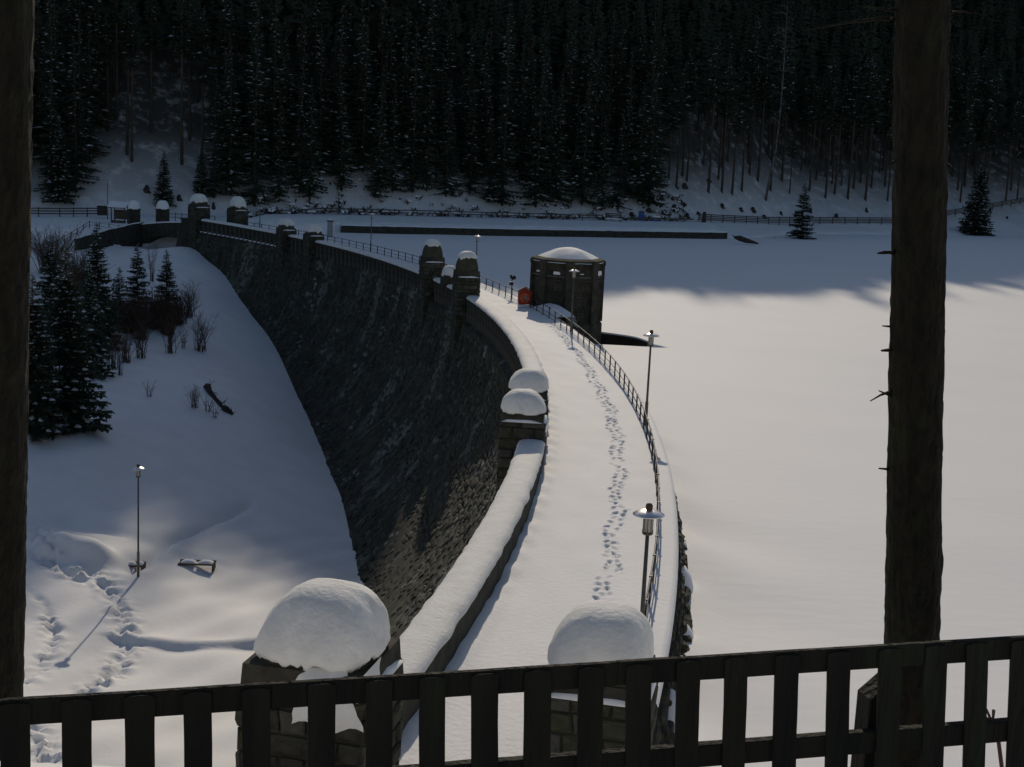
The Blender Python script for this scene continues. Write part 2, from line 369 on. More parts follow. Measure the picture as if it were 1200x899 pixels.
# downstream rubble face
near_st = []; sb_v = []; sb_f = []; sb_m = []
TEMP = [(np.array([v.co[:] for v in m_.vertices]), [tuple(p.vertices) for p in m_.polygons]) for m_ in SF]
z = -1.15; cands = []
crow = 0
while z > -19:
    hh = rnd.uniform(.34, .5); zc = z-hh/2; d = -1.1-zc; off = foff(d)+.30; rad = R_OUT-off
    slope = math.atan(.1+.066*d); a = -.02+rnd.uniform(0, .003)
    while a < .712:
        wd = rnd.choice((rnd.uniform(.3, .6), rnd.uniform(.5, 1.2))); am = a+wd/2/rad
        zc_ = zc; zc = zc+rnd.uniform(-.13, .13) if zc < -1.6 else zc
        d = -1.1-zc; rad = R_OUT-foff(d)-.30
        g = arc(rad, am, zc)
        if zc > zi(max(g.x, -60), g.y)-.6: cands.append((am, rad, zc, wd, hh*rnd.uniform(.75, 1.25), slope))
        zc = zc_
        a += (wd+.03)/rad
    z -= hh+.02
cands.sort(key=lambda c: c[0]*206-(c[2]*.0))
part_i = 0; allv = []; allf = []; allm = []; n0 = 0
for c in cands:
    am, rad, zc, wd, hh, slope = c
    out = Vector((-math.cos(am)*math.cos(slope), -math.sin(am)*math.cos(slope), math.sin(slope)))
    up = Vector((math.cos(am)*math.sin(slope), math.sin(am)*math.sin(slope), math.cos(slope)))
    g = arc(rad, am, zc); dd = rnd.uniform(.06, .17)
    vis = am > .055+max(0, (-zc-2))*.0065
    if part_i < 240 and vis and zc > -9 and am < .13:
        put_stone(SF[rnd.randrange(8)], g, out, Vector((0, 0, 1)), wd, dd, hh*1.02, dam); part_i += 1; continue
    k = rnd.randrange(8); tv, tf = TEMP[k]; side = np.array(out.cross(up)); o3 = np.array(out); u3 = np.array(up)
    allv.append(np.array(g)[None]+tv[:, 0:1]*side*wd+tv[:, 1:2]*o3*dd+tv[:, 2:3]*u3*hh*1.02+tv[:, 0:1]*u3*wd*rnd.uniform(-.14, .14))
    allf += [tuple(i+n0 for i in f) for f in tf]; allm += [k % 4]*len(tf); n0 += len(tv)
me = bpy.data.meshes.new('rubble_facing'); me.from_pydata(np.concatenate(allv).tolist(), [], allf)
for m_ in (M['face'], M['face_b'], M['face'], M['stone']): me.materials.append(m_)
me.polygons.foreach_set('material_index', allm); me.update()
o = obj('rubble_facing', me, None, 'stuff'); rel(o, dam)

# parapet
par = MB(); rows = []
for a in AA:
    rows.append([arc(R_OUT+.2, a, -.9), arc(R_OUT+.2, a, .72), arc(R_OUT+.0, a, .74), arc(R_OUT, a, .98), arc(R_IN, a, .98), arc(R_IN, a, -.2)])
par.grid(rows); par.add(rows[0], [tuple(range(6))]); par.add(rows[-1], [tuple(range(5, -1, -1))])
parapet = wpart(par, 'parapet', M['stone'], dam); parapet['atworld'] = 1
PIL = [-.222, -.055, -.027, .2287, .3022, .520, .566, .707]     # pillar positions along the downstream side
PW = [2.5, 2.1, 2.1, 2.1, 2.1, 2.1, 2.1, 2.2]
def sub(o, p):
    o.parent = p; return o
# snow lying on the parapet, one piece between pillars
spans = []
for i in range(7):
    spans.append((PIL[i]+(PW[i]/2)/203.5, PIL[i+1]-(PW[i+1]/2)/203.5))
for i, (s0, s1) in enumerate(spans):
    n = max(6, int((s1-s0)*203.5/.35)); b = MB(); rows = []
    for j in range(n+1):
        a = s0+(s1-s0)*j/n; q = a*203.5
        e0 = .05+.07*nz(q*.9, 2.)+.04*nz(q*3, 5.); e1 = .06+.08*nz(q*.8, 7.)+.05*nz(q*2.9, 3.)
        hh = .30+.05*nz(q*.25, 11.)
        prof = [(-e0, .985), (-e0-.03, 1.05+.03*nz(q*2, 8)), (-e0+.03, .98+hh*.62), (.14, .98+hh*.9), (.4, .98+hh), (.7, .98+hh), (.97, .98+hh*.88), (1.09+e1-.04, .98+hh*.58), (1.09+e1, 1.04+.04*nz(q*2, 6)), (1.09+e1-.02, .985)]
        rows.append([arc(R_OUT+r_, a, z_) for r_, z_ in prof])
    b.grid(rows); b.add(rows[0], [tuple(range(10))]); b.add(rows[-1], [tuple(range(9, -1, -1))])
    sub(b.build('snow_cap', M['snow_fine'], None, True), parapet)
# panels: pilaster strips below the coping, snow on the ledge between them at the far end
b = MB(); b.box((0, 0, 0), (.34, .22, 1.55), jit=.012); b.box((0, .02, .83), (.44, .26, .14), jit=.01); pil_me = b.mesh('pilaster', M['stone_c'])
a = -.05; k = 0
while a < .70:
    if not any(abs(a-p) < (w_/2+.3)/203.5 for p, w_ in zip(PIL, PW)):
        o = bpy.data.objects.new('pilaster', pil_me); COL.objects.link(o); o.parent = parapet
        o.location = arc(R_OUT+.07, a, -.14); o.rotation_euler.z = a+math.pi/2; o.scale = (1, 1, 1)
    if a > .56 and k % 1 == 0:
        b = MB(); q = []
        for j in range(5):
            aa = a+(.25+.2*j)/203.5*1.2; q.append([arc(R_OUT-.12, aa, -.71), arc(R_OUT-.06, aa, -.6), arc(R_OUT+.19, aa, -.58)])
        b.grid(q); sub(b.build('ledge_snow', M['snow'], None, True), parapet)
    a += 1.45/203.5; k += 1
# inner face stones of the near parapet, large enough to be seen singly
for ci, zc in enumerate((.16, .5, .82)):
    a = -.205+ci*.0012
    while a < -.01:
        wd = rnd.uniform(.5, .95); am = a+wd/2/204.
        out = Vector((math.cos(am), math.sin(am), 0))
        o = put_stone(SM[rnd.randrange(8)], arc(R_IN-.02, am, zc), out, Vector((0, 0, 1)), wd, rnd.uniform(.06, .13), .33, parapet)
        o.matrix_local = Matrix.Translation(Vector(dam.location)) @ o.matrix_local
        a += (wd+.025)/204.
# upstream buttress piers with snow on their shoulders
for a, zt in ((-.196, -1.35), (-.150, -1.75)):
    b = MB(); c_ = arc(R_EDGE+.32, a, 0)
    b.box((c_.x, c_.y, (zt-4)/2), (.75, 1.5, 4+zt), rz=a, jit=.06)
    wpart(b, 'pier', M['face'], dam)
    b = MB(); rows = []
    for i in range(7):
        u = i/6*2-1; rows.append([arc(R_EDGE+.32+.46*v, a+u*.85/209.7, zt-.03+.42*(1-abs(u)**3)*(1-abs(v)**3)+.03*nz(u*3, v*3, a*90)) for v in (-1, -.8, -.4, 0, .4, .8, 1)])
    b.grid(rows); wpart(b, 'snow_cap', M['snow'], dam, True)

vv = []; ff = []; n0 = 0
for a in np.arange(-.235, .12, .0031):
    for zc in (-1.05, -1.45, -1.85, -2.3, -2.7):
        am = a+rnd.uniform(-.001, .001); rad = R_EDGE-.12+(-.9-zc)*.36; out = np.array((math.cos(am), math.sin(am), 0)); side = np.array((-math.sin(am), math.cos(am), 0)); tv, tf = TEMP[rnd.randrange(8)]
        vv.append(np.array(arc(rad, am, zc))[None]+tv[:, 0:1]*side*rnd.uniform(.4, .66)+tv[:, 1:2]*out*rnd.uniform(.1, .3)+tv[:, 2:3]*np.array((0, 0, 1.))*rnd.uniform(.32, .48)); ff += [tuple(i+n0 for i in f) for f in tf]; n0 += len(tv)
me = bpy.data.meshes.new('upstream_rubble'); me.from_pydata(np.concatenate(vv).tolist(), [], ff); me.materials.append(M['stone']); me.update(); o = obj('upstream_rubble', me, None, 'stuff'); rel(o, dam)
for a_, s_ in ((-.19, 1.0), (-.165, 1.3), (-.128, .8), (-.10, 1.), (-.075, .7)):
    b = MB(); rows = []
    for i in range(9):
        u = i/8*2-1; rows.append([arc(R_EDGE+.15+.75*v, a_+u*1.1*s_/209.7, LAKE-.1+(1.15*s_*(1-abs(u)**2.5)*(1-abs(v-.1)**2.2) if abs(v) < 1 else 0)+.05*nz(u*3, v*3, a_*90)) for v in (-1, -.6, -.2, .1, .4, .7, 1)])
    b.grid(rows); wpart(b, 'snow_drift', M['snow'], dam, True)

# ------------------------------------------------------------------ snow on the crest road, with the footprints pressed in
TR = [(-.30,207.5),(-.144,207.5),(-.116,207.34),(-.065,207.45),(-.031,207.43),(.0116,207.6),(.051,207.5),(.082,207.7),(.1,207.75),(.122,208.0),(.14,208.0),(.16,208.3),(.205,208.3),(.24,208.5),(.8,208.5)]
ta, tr_ = zip(*TR)
a_f = np.concatenate([np.arange(A0, -.148, .8/207), np.arange(-.148, .27, .075/207), np.arange(.27, A1, .8/207)])
wt = np.linspace(-.55, .55, 19)
rows_r = []
for a in a_f:
    c_ = np.interp(a, ta, tr_)+.12*math.sin(a*207*.9)
    rows_r.append(np.concatenate([np.linspace(R_IN-.06, c_-.62, 11), c_+wt, np.linspace(min(c_+.62, R_EDGE-.45), R_EDGE-.16, 5), [R_EDGE-.05, R_EDGE+.05, R_EDGE+.07, R_EDGE]]))
RRm = np.array(rows_r); AAm = np.repeat(a_f[:, None], RRm.shape[1], 1); S = AAm*207
ZZ = .02*np.sin(S*.3)+.03*np.sin(RRm*1.7+S*.11)+.01*np.sin(S*1.3+RRm*3)
ZZ += .22*np.exp(-((RRm-R_IN)/.38)**2)*(1+.3*np.sin(S*1.1)*np.sin(S*.37)+.2*np.sin(S*3.3))
ZZ += .13*np.exp(-((RRm-(R_EDGE-.4))/.45)**2)-.07*np.exp(-((RRm-(R_EDGE-.2))/.05)**2)
ZZ[:, -3] -= .10; ZZ[:, -2] -= .26; ZZ[:, -1] -= .45; ZZ[:, 0] -= .1
prs = []
s = -.148*207
while s < .262*207:
    for lane in ((-.2, .22) if s < .1*207 else (-.14, .16)):
        if rnd.random() < (.9 if s < 30 else .75): prs.append((s+rnd.uniform(-.15, .15)+(0 if lane < 0 else .33), lane*.85+rnd.uniform(-.10, .10), rnd.uniform(.45, 1.3), rnd.uniform(-.5, .5)))
        if rnd.random() < .5: prs.append((s+rnd.uniform(-.3, .3), lane+rnd.uniform(-.16, .16), rnd.uniform(.4, .8), rnd.uniform(-.6, .6)))
    s += .66
ctr = np.array([np.interp(a, ta, tr_)+.12*math.sin(a*207*.9) for a in a_f])
for s, l, k, an in prs:
    i0 = np.searchsorted(a_f, s/207); sl = slice(max(i0-7, 0), i0+8)
    du = (S[sl]-s); dv = RRm[sl]-ctr[sl, None]-l; u = du*math.cos(an)+dv*math.sin(an); v = -du*math.sin(an)+dv*math.cos(an)
    q = (u/.19)**2+(v/.085)**2
    ZZ[sl] += k*(-.085*np.exp(-q**1.2)+.035*np.exp(-((np.sqrt(q)-1.45)/.35)**2))
# drag mark crossing over near the tower
for j in range(14):
    pass
XX = CX+RRm*np.cos(AAm); YY = CY+RRm*np.sin(AAm)
me = big_grid('snowy_crest_road', XX, YY, ZZ, [M['snow']]); o = obj('snowy_crest_road', me); o['kind'] = 'structure'

# ------------------------------------------------------------------ stone pillars
def sq_ring(hx, hy, z, n=28, e=5.):
    o = []
    for j in range(n):
        q = 2*math.pi*(j+.5)/n; c_, s_ = math.cos(q), math.sin(q)
        k = (abs(c_)**e+abs(s_)**e)**(-1/e); o.append((hx*c_*k, hy*s_*k, z))
    return o
def pillar(label, a, R, wr, wt_, zbot, zshaft, zblock, ztop, indiv, cover, seed=0, group='stone pillars on the dam crest', sun_bare=0., tongue=False, capw=.468):
    """wr radial width, wt_ along the crest; shaft to zshaft, square block to zblock, rounded head under snow to ztop"""
    r = random.Random(seed)
    t = thing('stone_pillar', label, 'pillar', tuple(arc(R, a, 0)), a, group)
    hx, hy = wr/2, wt_/2
    b = MB()
    b.box((0, 0, (zbot+zshaft)/2), (wr-.16, wt_-.16, zshaft-zbot))
    if not indiv or zbot < -.5:
        pass
    b.build('core', M['stone'], t)
    courses = []; z = zbot
    while z < zshaft-.05:
        h_ = r.uniform(.36, .56) if indiv else r.uniform(.3, .46); h_ = min(h_, zshaft-z) if zshaft-z-h_ > .15 else zshaft-z; courses.append((z, h_)); z += h_
    joined = MB()
    for z, h_ in courses:
        for fx, fy, half, face in ((1, 0, hy, hx), (-1, 0, hy, hx), (0, 1, hx, hy), (0, -1, hx, hy)):
            u = -half
            while u < half-.02:
                wd = r.uniform(.5, 1.05) if indiv else r.uniform(.38, .72); wd = wd if half-u-wd > .25 else half-u
                c_ = u+wd/2; base = Vector((fx*(face-.09), fy*(face-.09), z+h_/2))+Vector((-fy, fx, 0))*c_
                if indiv and z > -.2:
                    out = Vector((fx, fy, 0)); up = Vector((0, 0, 1)); side = out.cross(up)
                    m = Matrix.Identity(4); dd = r.uniform(.07, .13)
                    for i in range(3): m[i][0] = side[i]*(wd-.02); m[i][1] = out[i]*dd; m[i][2] = up[i]*(h_-.02); m[i][3] = base[i]
                    o = bpy.data.objects.new('stone', SM[r.randrange(8)]); COL.objects.link(o); o.parent = t; o.matrix_local = m
                else:
                    k = r.randrange(8); out = Vector((fx, fy, 0)); side = out.cross(Vector((0, 0, 1))); dd = r.uniform(.07, .13)
                    vs = [base+side*v.co.x*(wd-.02)+out*v.co.y*dd+Vector((0, 0, v.co.z*(h_-.02))) for v in SM[k].vertices]
                    joined.add(vs, [tuple(p_.vertices) for p_ in SM[k].polygons], k % 3)
                u += wd
    if joined.v: joined.build('coursed_stonework', [M['stone'], M['stone_b'], M['stone_c']], t, kind='stuff')
    # coping block and rounded head
    b = MB(); k1 = .955
    b.box((0, 0, (zshaft+zblock)/2), (wr*k1, wt_*k1, zblock-zshaft), jit=.015, top=.97)
    b.build('coping_block', M['stone'], t)
    Hh = (ztop-zblock-.28); b = MB(); rows = []
    for i in range(9):
        q = i/8*math.pi/2; rows.append(sq_ring(wr*(capw-.02)*math.cos(q)**.62 if i < 8 else .02, wt_*(capw-.02)*math.cos(q)**.62 if i < 8 else .02, zblock-.01+Hh*math.sin(q)**1.1, 28, 4.))
    b.grid(rows, closed=True); b.build('rounded_head', M['stone_b'], t, True)
    # snow cap over the head; cover = how low it hangs
    b = MB(); n = 96; rows = []; offx, offy = r.uniform(-.1, .16)*hx, r.uniform(-.12, .12)*hy
    for i in range(17):
        q = i/16
        row = []
        for j in range(n):
            an = 2*math.pi*(j+.5)/n; c_, s_ = math.cos(an), math.sin(an)
            e = 3.2; kk = (abs(c_)**e+abs(s_)**e)**(-1/e)
            low = cover+.12*nz(c_*2, s_*2, seed)+.045*nz(c_*7, s_*7, seed+3.)+.03*nz(c_*17, s_*17, seed+2.)-sun_bare*max(0, s_)
            phi = (math.pi/2)*(1-q*min(1., max(.2, low)))
            # phi 90deg = top
            ph = phi
            rad_s = math.cos(ph)**.70 if ph < math.pi/2-1e-4 else 0.
            th_ = (.06+.07*nz(c_*1.3, s_*1.3+ph, seed+4.)+.035*nz(c_*3, s_*3+ph*2, seed+8.)+.016*nz(c_*9, s_*9+ph*9, seed+6.)*(ph < .9)+.03*nz(c_*6+ph*4, s_*6, seed+5.))*min(1, rad_s*rad_s)
            if i == 16: th_ = -.03
            x = (wr*capw*rad_s+th_)*c_*kk; y = (wt_*capw*rad_s+th_)*s_*kk
            lf = math.sin(ph)**2; x += offx*lf; y += offy*lf
            zz = zblock+(ztop-zblock)*math.sin(ph)**1.05+(.16*nz(x*.9, y*.9, seed+.5)+.05*nz(x*2.5, y*2.5, seed+.9)+.02*nz(x*6, y*6, seed+.7))*math.sin(ph)*(1-math.sin(ph)**8)
            if i >= 15: zz -= .05*abs(nz(c_*9, s_*9, seed+1.))
            row.append((x, y, zz))
        rows.append(row)
    rows = rows[1:]; b.grid(rows, closed=True); b.add([(offx, offy, ztop)]+rows[0], [(0, 1+j, 1+(j+1) % n) for j in range(n)])
    b.build('snow_cap', M['snow_fine'], t, True)
    if tongue:
        b = MB(); rows = []
        for i in range(13):
            u = i/12; zz = zblock+.22-(zblock-zshaft+.85)*u; x0 = -.05+.12*nz(u*4, 1.)-.1*u; x1 = hx*(.62+.38*u)+.06*nz(u*5, 2.); row = []
            for j in range(11):
                v = j/10; e_ = (1-abs(2*v-1)**3); row.append((x0+(x1-x0)*v, -hy*((.70+.23*min(1, u*4)) if zz > zshaft+.05 else 1.01)-.02-.14*e_*(1-u**6)*min(1, u*4)-.03*nz(v*5, u*5, 3.), zz+.1*math.sin(v*9)*u))
            rows.append(row)
        b.grid(rows); b.build('snow_tongue', M['snow_fine'], t, True)
        b = MB(); rows = []
        for i in range(13):
            u = i/12; zz = zblock+.1-(zblock-zshaft+1.1)*u; row = []
            for j in range(11):
                v = j/10; e_ = (1-abs(2*v-1)**3); row.append((hx*(.95 if zz > zshaft+.05 else 1.02)+.01+.13*e_*(1-u**5)*min(1, u*4), -hy*.98+(1.1+.3*nz(u*4, 6.)-.4*u)*v, zz+.12*math.sin(v*8+1)*u))
            rows.append(row)
        b.grid(rows); b.build('snow_tongue', M['snow_fine'], t, True)
    # snow on the ledge where the block steps in
    for fx, fy, half, face in ((0, -1, hx, hy), (1, 0, hy, hx)):
        b = MB(); rows = []
        for i in range(9):
            u = (i/8*2-1)*half*.9; o3 = []
            for v, zz in ((-.12, .16), (-.03, .13), (.03, .05), (.04, 0)):
                q = 1-abs(i/8*2-1)**4; o3.append(Vector((fx*(face+v), fy*(face+v), zshaft+zz*q*(.8+.4*nz(u*2, seed))))+Vector((-fy, fx, 0))*u)
            rows.append(o3)
        b.grid(rows); b.build('ledge_snow', M['snow'], t, True)
    return t
gp = 'stone pillars along the dam crest'
pillar('large snow-capped stone gate pillar behind the wooden fence, at the near end of the parapet', -.2225, 203.45, 2.75, 2.6, -1, 3.15, 3.62, 5.05, True, .97, 1, gp, tongue=True, capw=.455)
pillar('large snow-capped stone gate pillar behind the wooden fence, on the lake side of the crest road', -.208, 208.85, 2.4, 2.4, -1.2, 2.5, 2.85, 4.25, True, .93, 2, gp)
pillar('snow-domed pillar of the middle pair, the nearer one where the wide snowy parapet starts', -.055, 202.98, 2.05, 2.1, -6.5, 2.0, 2.32, 3.32, True, .97, 3, gp)
pillar('snow-domed pillar half hidden directly behind the nearer pillar of the middle pair', -.027, 202.98, 2.05, 2.1, -6.5, 2.0, 2.32, 3.35, True, .97, 4, gp)
pillar('tall dark pillar with pointed snow cap standing left of the red life-buoy box', .2287, 203.0, 2.1, 2.1, -7.5, 2.8, 3.35, 5.0, False, .55, 5, gp, .2)
pillar('tall dark pillar with snow cap just before the straight parapet and far railing', .3022, 203.0, 2.1, 2.1, -7.5, 2.7, 3.2, 4.85, False, .55, 6, gp, .2)
pillar('right one of the two low snow-domed pillars halfway along the far parapet', .520, 203.0, 2.1, 2.1, -6, 1.75, 2.0, 3.3, False, .85, 7, gp)
pillar('left one of the two low snow-domed pillars halfway along the far parapet', .566, 203.0, 2.1, 2.1, -6, 1.75, 2.0, 3.3, False, .8, 8, gp)
pillar('snow-domed gate pillar at the far end of the parapet, beside the arched bridge', .709, 203.3, 2.5, 2.4, -4.5, 2.9, 3.3, 4.9, False, .85, 9, gp)
pillar('snow-domed gate pillar at the far end of the crest on the lake side', .70, 208.7, 2.4, 2.4, -1, 2.6, 2.9, 4.7, False, .9, 10, gp)
# low rounded merlon with snow between the tall pair
b = MB()
t = thing('stone_merlon', 'low rounded stone block with snow, on the parapet between two tall dark pillars', 'stone block', tuple(arc(203.3, .272, .95)), .272)
b.box((0, 0, .55), (1.35, 1.7, 1.1), jit=.03); b.box((0, 0, 1.25), (1.15, 1.35, .5), jit=.03, top=.7); b.build('block', M['stone'], t)
b = MB(); rows = []
for i in range(8):
    q = i/7*math.pi/2*.97; rows.append([(x, y, z) for x, y, z in sq_ring(.72*math.cos(q)**.7, .86*math.cos(q)**.7, .98+1.0*math.sin(q), 24, 3)])
b.grid(rows, closed=True); b.build('snow_cap', M['snow_fine'], t, True)

# ------------------------------------------------------------------ intake tower
TC = unproj(664.5, 330, Y=121.5)
t = thing('intake_tower', 'dark octagonal stone tower with shallow snow-covered roof, rising from the lake beside the crest', 'tower', (TC.x, TC.y, LAKE-2.15), R_(-21))
TR_, zt0 = 3.1, LAKE-1
def oct_(r, z, n=8): return [(r*math.cos(2*math.pi*(j+.5)/n), r*math.sin(2*math.pi*(j+.5)/n), z) for j in range(n)]
b = MB(); b.grid([oct_(TR_+.28, -.4), oct_(TR_+.22, 3.5), oct_(TR_+.2, 3.62), oct_(TR_-.06, 3.9), oct_(TR_-.06, 9.0), oct_(TR_-.2, 9.02)], closed=True)
b.build('wall', M['stone'], t)
for j in range(8):
    q = 2*math.pi*(j+.5)/8; b = MB(); b.box((TR_*math.cos(q)*.985, TR_*math.sin(q)*.985, 6.45), (.5, .62, 5.3), rz=q, jit=.02)
    b.box((TR_*math.cos(q)*.985, TR_*math.sin(q)*.985, 8.95), (.62, .78, .34), rz=q, jit=.02); b.build('corner_pilaster', M['stone'], t)
    q = 2*math.pi*j/8; rr_ = TR_*math.cos(math.pi/8); b = MB()
    b.box((rr_*math.cos(q), rr_*math.sin(q), 7.85), (.22, 1.75, .16), rz=q, jit=.01); b.build('window_sill', M['stone_c'], t)
    b = MB(); b.box(((rr_-.02)*math.cos(q), (rr_-.02)*math.sin(q), 7.93+.2), (.2, (1.4, .4, .35, 1., 1.3, .4, .6, .35)[j], (.4, .16, .2, .4, .42, .15, .22, .12)[j]), rz=q, jit=.04, top=.9); b.build('window_snow', M['snow'], t)
    b = MB()
    for row in range(13):
        zz = 4.1+row*.28; u = -.85+(row % 2)*.13
        while u < .8:
            wd = rnd.uniform(.3, .55); c_ = Vector((rr_-.03, u+wd/2, zz)); c_ = Matrix.Rotation(q, 3, 'Z') @ c_
            b.box(c_, (rnd.uniform(.1, .18), wd-.03, .25), rz=q, jit=.015); u += wd
    b.build('coursed_stonework', M['stone'], t, kind='stuff')
b = MB(); b.grid([oct_(TR_+.05, 8.98), oct_(TR_+.18, 9.1), oct_(TR_+.18, 9.25), oct_(TR_-.3, 9.4)], closed=True); b.build('cornice', M['stone'], t)
b = MB(); rows = []
for i in range(12):
    k = i/11; r_ = (TR_+.22)*(1-k); row = []
    for j in range(48):
        q = 2*math.pi*j/48; m8 = ((q-math.pi/8) % (math.pi/4))-math.pi/8; ok = math.cos(math.pi/8)/math.cos(m8); ok = ok*(1-k)+k
        row.append((r_*ok*math.cos(q), r_*ok*math.sin(q), 9.12+(1.12*(math.sin(k*math.pi/2)**1.15))+.05*nz(r_*math.cos(q), r_*math.sin(q), 4)+(0 if i else -.1)))
    rows.append(row)
b.grid(rows, closed=True); b.build('snow_cap', M['snow'], t, True)
# snow drift on the tower's landing
b = MB(); rows = []
pl = arc(210.2, .235, 0); pr_ = arc(210.6, .205, 0)
for i in range(9):
    u = i/8; c_ = pl.lerp(pr_, u); rows.append([(c_.x+v*1.3, c_.y+v*.3, .05+.75*math.sin(u*math.pi)**.7*(1-v*v)-(.9 if abs(v) == 1 else 0)) for v in (-1, -.75, -.4, 0, .4, .75, 1)])
b.grid(rows); tag(b.build('snow_drift', M['snow'], None, True), 'low heap of snow between the railing and the foot of the stone tower', 'snow drift')

# ------------------------------------------------------------------ railing on the lake side
rail = thing('railing', 'dark iron railing with thin posts along the lake side of the crest road', 'railing', tuple(arc(R_RAIL, .2, 0)))
b = MB(); b.box((0, 0, .46), (.075, .085, 1.12)); b.box((0, 0, 1.03), (.11, .09, .04)); post_me = b.mesh('post', M['iron'])
da = 2.33/R_RAIL; a = -.203; rp = []
while a < .692:
    o = bpy.data.objects.new('post', post_me); COL.objects.link(o); o.parent = rail; o.location = arc(R_RAIL, a)-Vector(rail.location); o.rotation_euler.z = a; rp.append(a); a += da
for zz, rr_ in ((1.0, .035), (.55, .024), (.2, .02)):
    b = MB(); pts = [arc(R_RAIL, -.207+(.695+.207)*i/240, zz+.012*nz(i*.4, zz)) for i in range(241)]; b.tube(pts, rr_, 5); wpart(b, 'rail', M['iron'], rail, True)

# ------------------------------------------------------------------ lamps
def lamp_parts(t, h=5., low=1.3):
    b = MB(); b.lathe([(0, -.1), (.085, -.1), (.085, low), (.062, low+.06), (.05, h-.72), (0, h-.72)], n=10); pole = b.build('pole', M['pole'], t, True)
    b = MB(); b.lathe([(0, h-.76), (.13, h-.74), (.14, h-.70), (.09, h-.66), (.0, h-.66)], n=14)
    for q in (0, 1.57, 3.14, 4.71): b.box((.13*math.cos(q), .13*math.sin(q), h-.66), (.03, .03, .12), rz=q)
    b.build('collar', M['pole'], t)
    b = MB(); b.lathe([(.11, h-.66), (.125, h-.6), (.125, h-.22), (.11, h-.2)], n=16); gl = b.build('glass', M['lampglass'], t, True)
    b = MB()
    for j in range(8):
        q = j*math.pi/4; b.box((.132*math.cos(q), .132*math.sin(q), h-.42), (.012, .016, .44), rz=q)
    b.build('cage', M['pole'], gl)
    b = MB(); b.lathe([(.12, h-.22), (.41, h-.215), (.425, h-.2), (.40, h-.175), (.28, h-.11), (.12, h-.06), (.0, h-.055)], n=32); b.build('lamp_shade', M['zinc'], t, True)
    b = MB(); b.lathe([(.07, h-.08), (.095, h-.04), (.095, h+.05), (.06, h+.10), (0, h+.11)], n=12); b.build('cap', M['knob'], t, True)
LAB = ['street lamp with round metal shade nearest the wooden fence, on the crest railing',
       'second street lamp from the wooden fence, standing tall against the bright lake snow',
       'street lamp on the railing in front of the dark octagonal tower',
       'street lamp rising just behind the tall dark pillar left of the life-buoy box',
       'street lamp on the straight far railing, below the forest between crest and shore',
       'small far street lamp right of the snow-domed gate pillars at the far end']
for i, a in enumerate((-.179, -.009, .161, .331, .501, .671)):
    t = thing('street_lamp', LAB[i], 'street lamp', tuple(arc(209.18, a, 0)), a, 'street lamps along the dam'); lamp_parts(t)
q = unproj(162, 678, Y=83.2); zl = zi(q.x, q.y)
t = thing('street_lamp', 'lone street lamp standing in the snowy hollow below the dam, casting a long shadow', 'street lamp', (q.x, q.y, zl), 0, 'street lamps along the dam'); lamp_parts(t, -zl+unproj(167, 546, Y=q.y).z, 1.6)
q = unproj(126, 245, Y=226)
t = thing('street_lamp', 'faint street lamp beside the snow-roofed shelter at the far left shore', 'street lamp', (q.x, q.y, -.9), 0, 'street lamps along the dam'); lamp_parts(t, 6.2)

# ------------------------------------------------------------------ life-buoy box, spotlight
q = arc(208.75, .237, .2)
t = thing('lifebuoy_box', 'red house-shaped box with an orange life ring, beside the tower on the crest', 'lifebuoy box', tuple(q), R_(4))
b = MB(); b.add([(-.6, -.12, .1), (.6, -.12, .1), (.6, .3, .1), (-.6, .3, .1), (-.6, -.12, 1.2), (.6, -.12, 1.2), (.6, .3, 1.2), (-.6, .3, 1.2), (0, -.12, 1.55), (0, .3, 1.55)],
    [(3, 2, 1, 0), (0, 1, 5, 8, 4), (2, 3, 7, 9, 6), (1, 2, 6, 5), (3, 0, 4, 7), (4, 8, 9, 7), (8, 5, 6, 9)]); b.build('box', M['red'], t)
for sx in (-1, 1):
    b = MB(); b.box((sx*.36, .08, 1.43), (.86, .62, .06), rm=Matrix.Rotation(sx*R_(30), 3, 'Y')); b.build('roof', M['old_wood'], t)
b = MB(); rows = []
for i in range(24):
    u = 2*math.pi*i/24; rows.append([((.36+.11*math.cos(v))*math.cos(u), -.2+.07*math.sin(v), .68+(.36+.11*math.cos(v))*math.sin(u)) for v in [k*math.pi/4 for k in range(8)]])
rows.append(rows[0]); b.grid(rows, closed=True); b.build('life_ring', M['ring'], t, True)
b = MB(); b.tube([(0, -.1, .68), (0, -.17, .68)], .24, 16); b.build('rope_coil', M['ringw'], t)
b = MB(); b.box((0, 0, -.1), (1.3, .5, .3), jit=.02); b.build('snowy_base', M['snow'], t)
q = arc(209.1, .268, 0)
t = thing('spotlight', 'small spotlight on a short pole by the railing left of the red box', 'spotlight', tuple(q), .2)
b = MB(); b.tube([(0, 0, 0), (0, 0, 1.9)], .05, 8); b.build('pole', M['iron'], t)
b = MB(); b.tube([(-.05, -.02, 1.9), (-.16, 0, 2.25)], .12, 8); b.tube([(.0, 0, 1.9), (.3, 0, 2.05)], [.15, .2], 8); b.box((-.05, 0, 1.45), (.35, .25, .3)); b.build('floodlight', M['iron'], t)
b = MB(); b.tube([(.3, 0, 2.05), (.32, 0, 2.06)], .17, 8); b.build('lens', M['lampglass'], t)

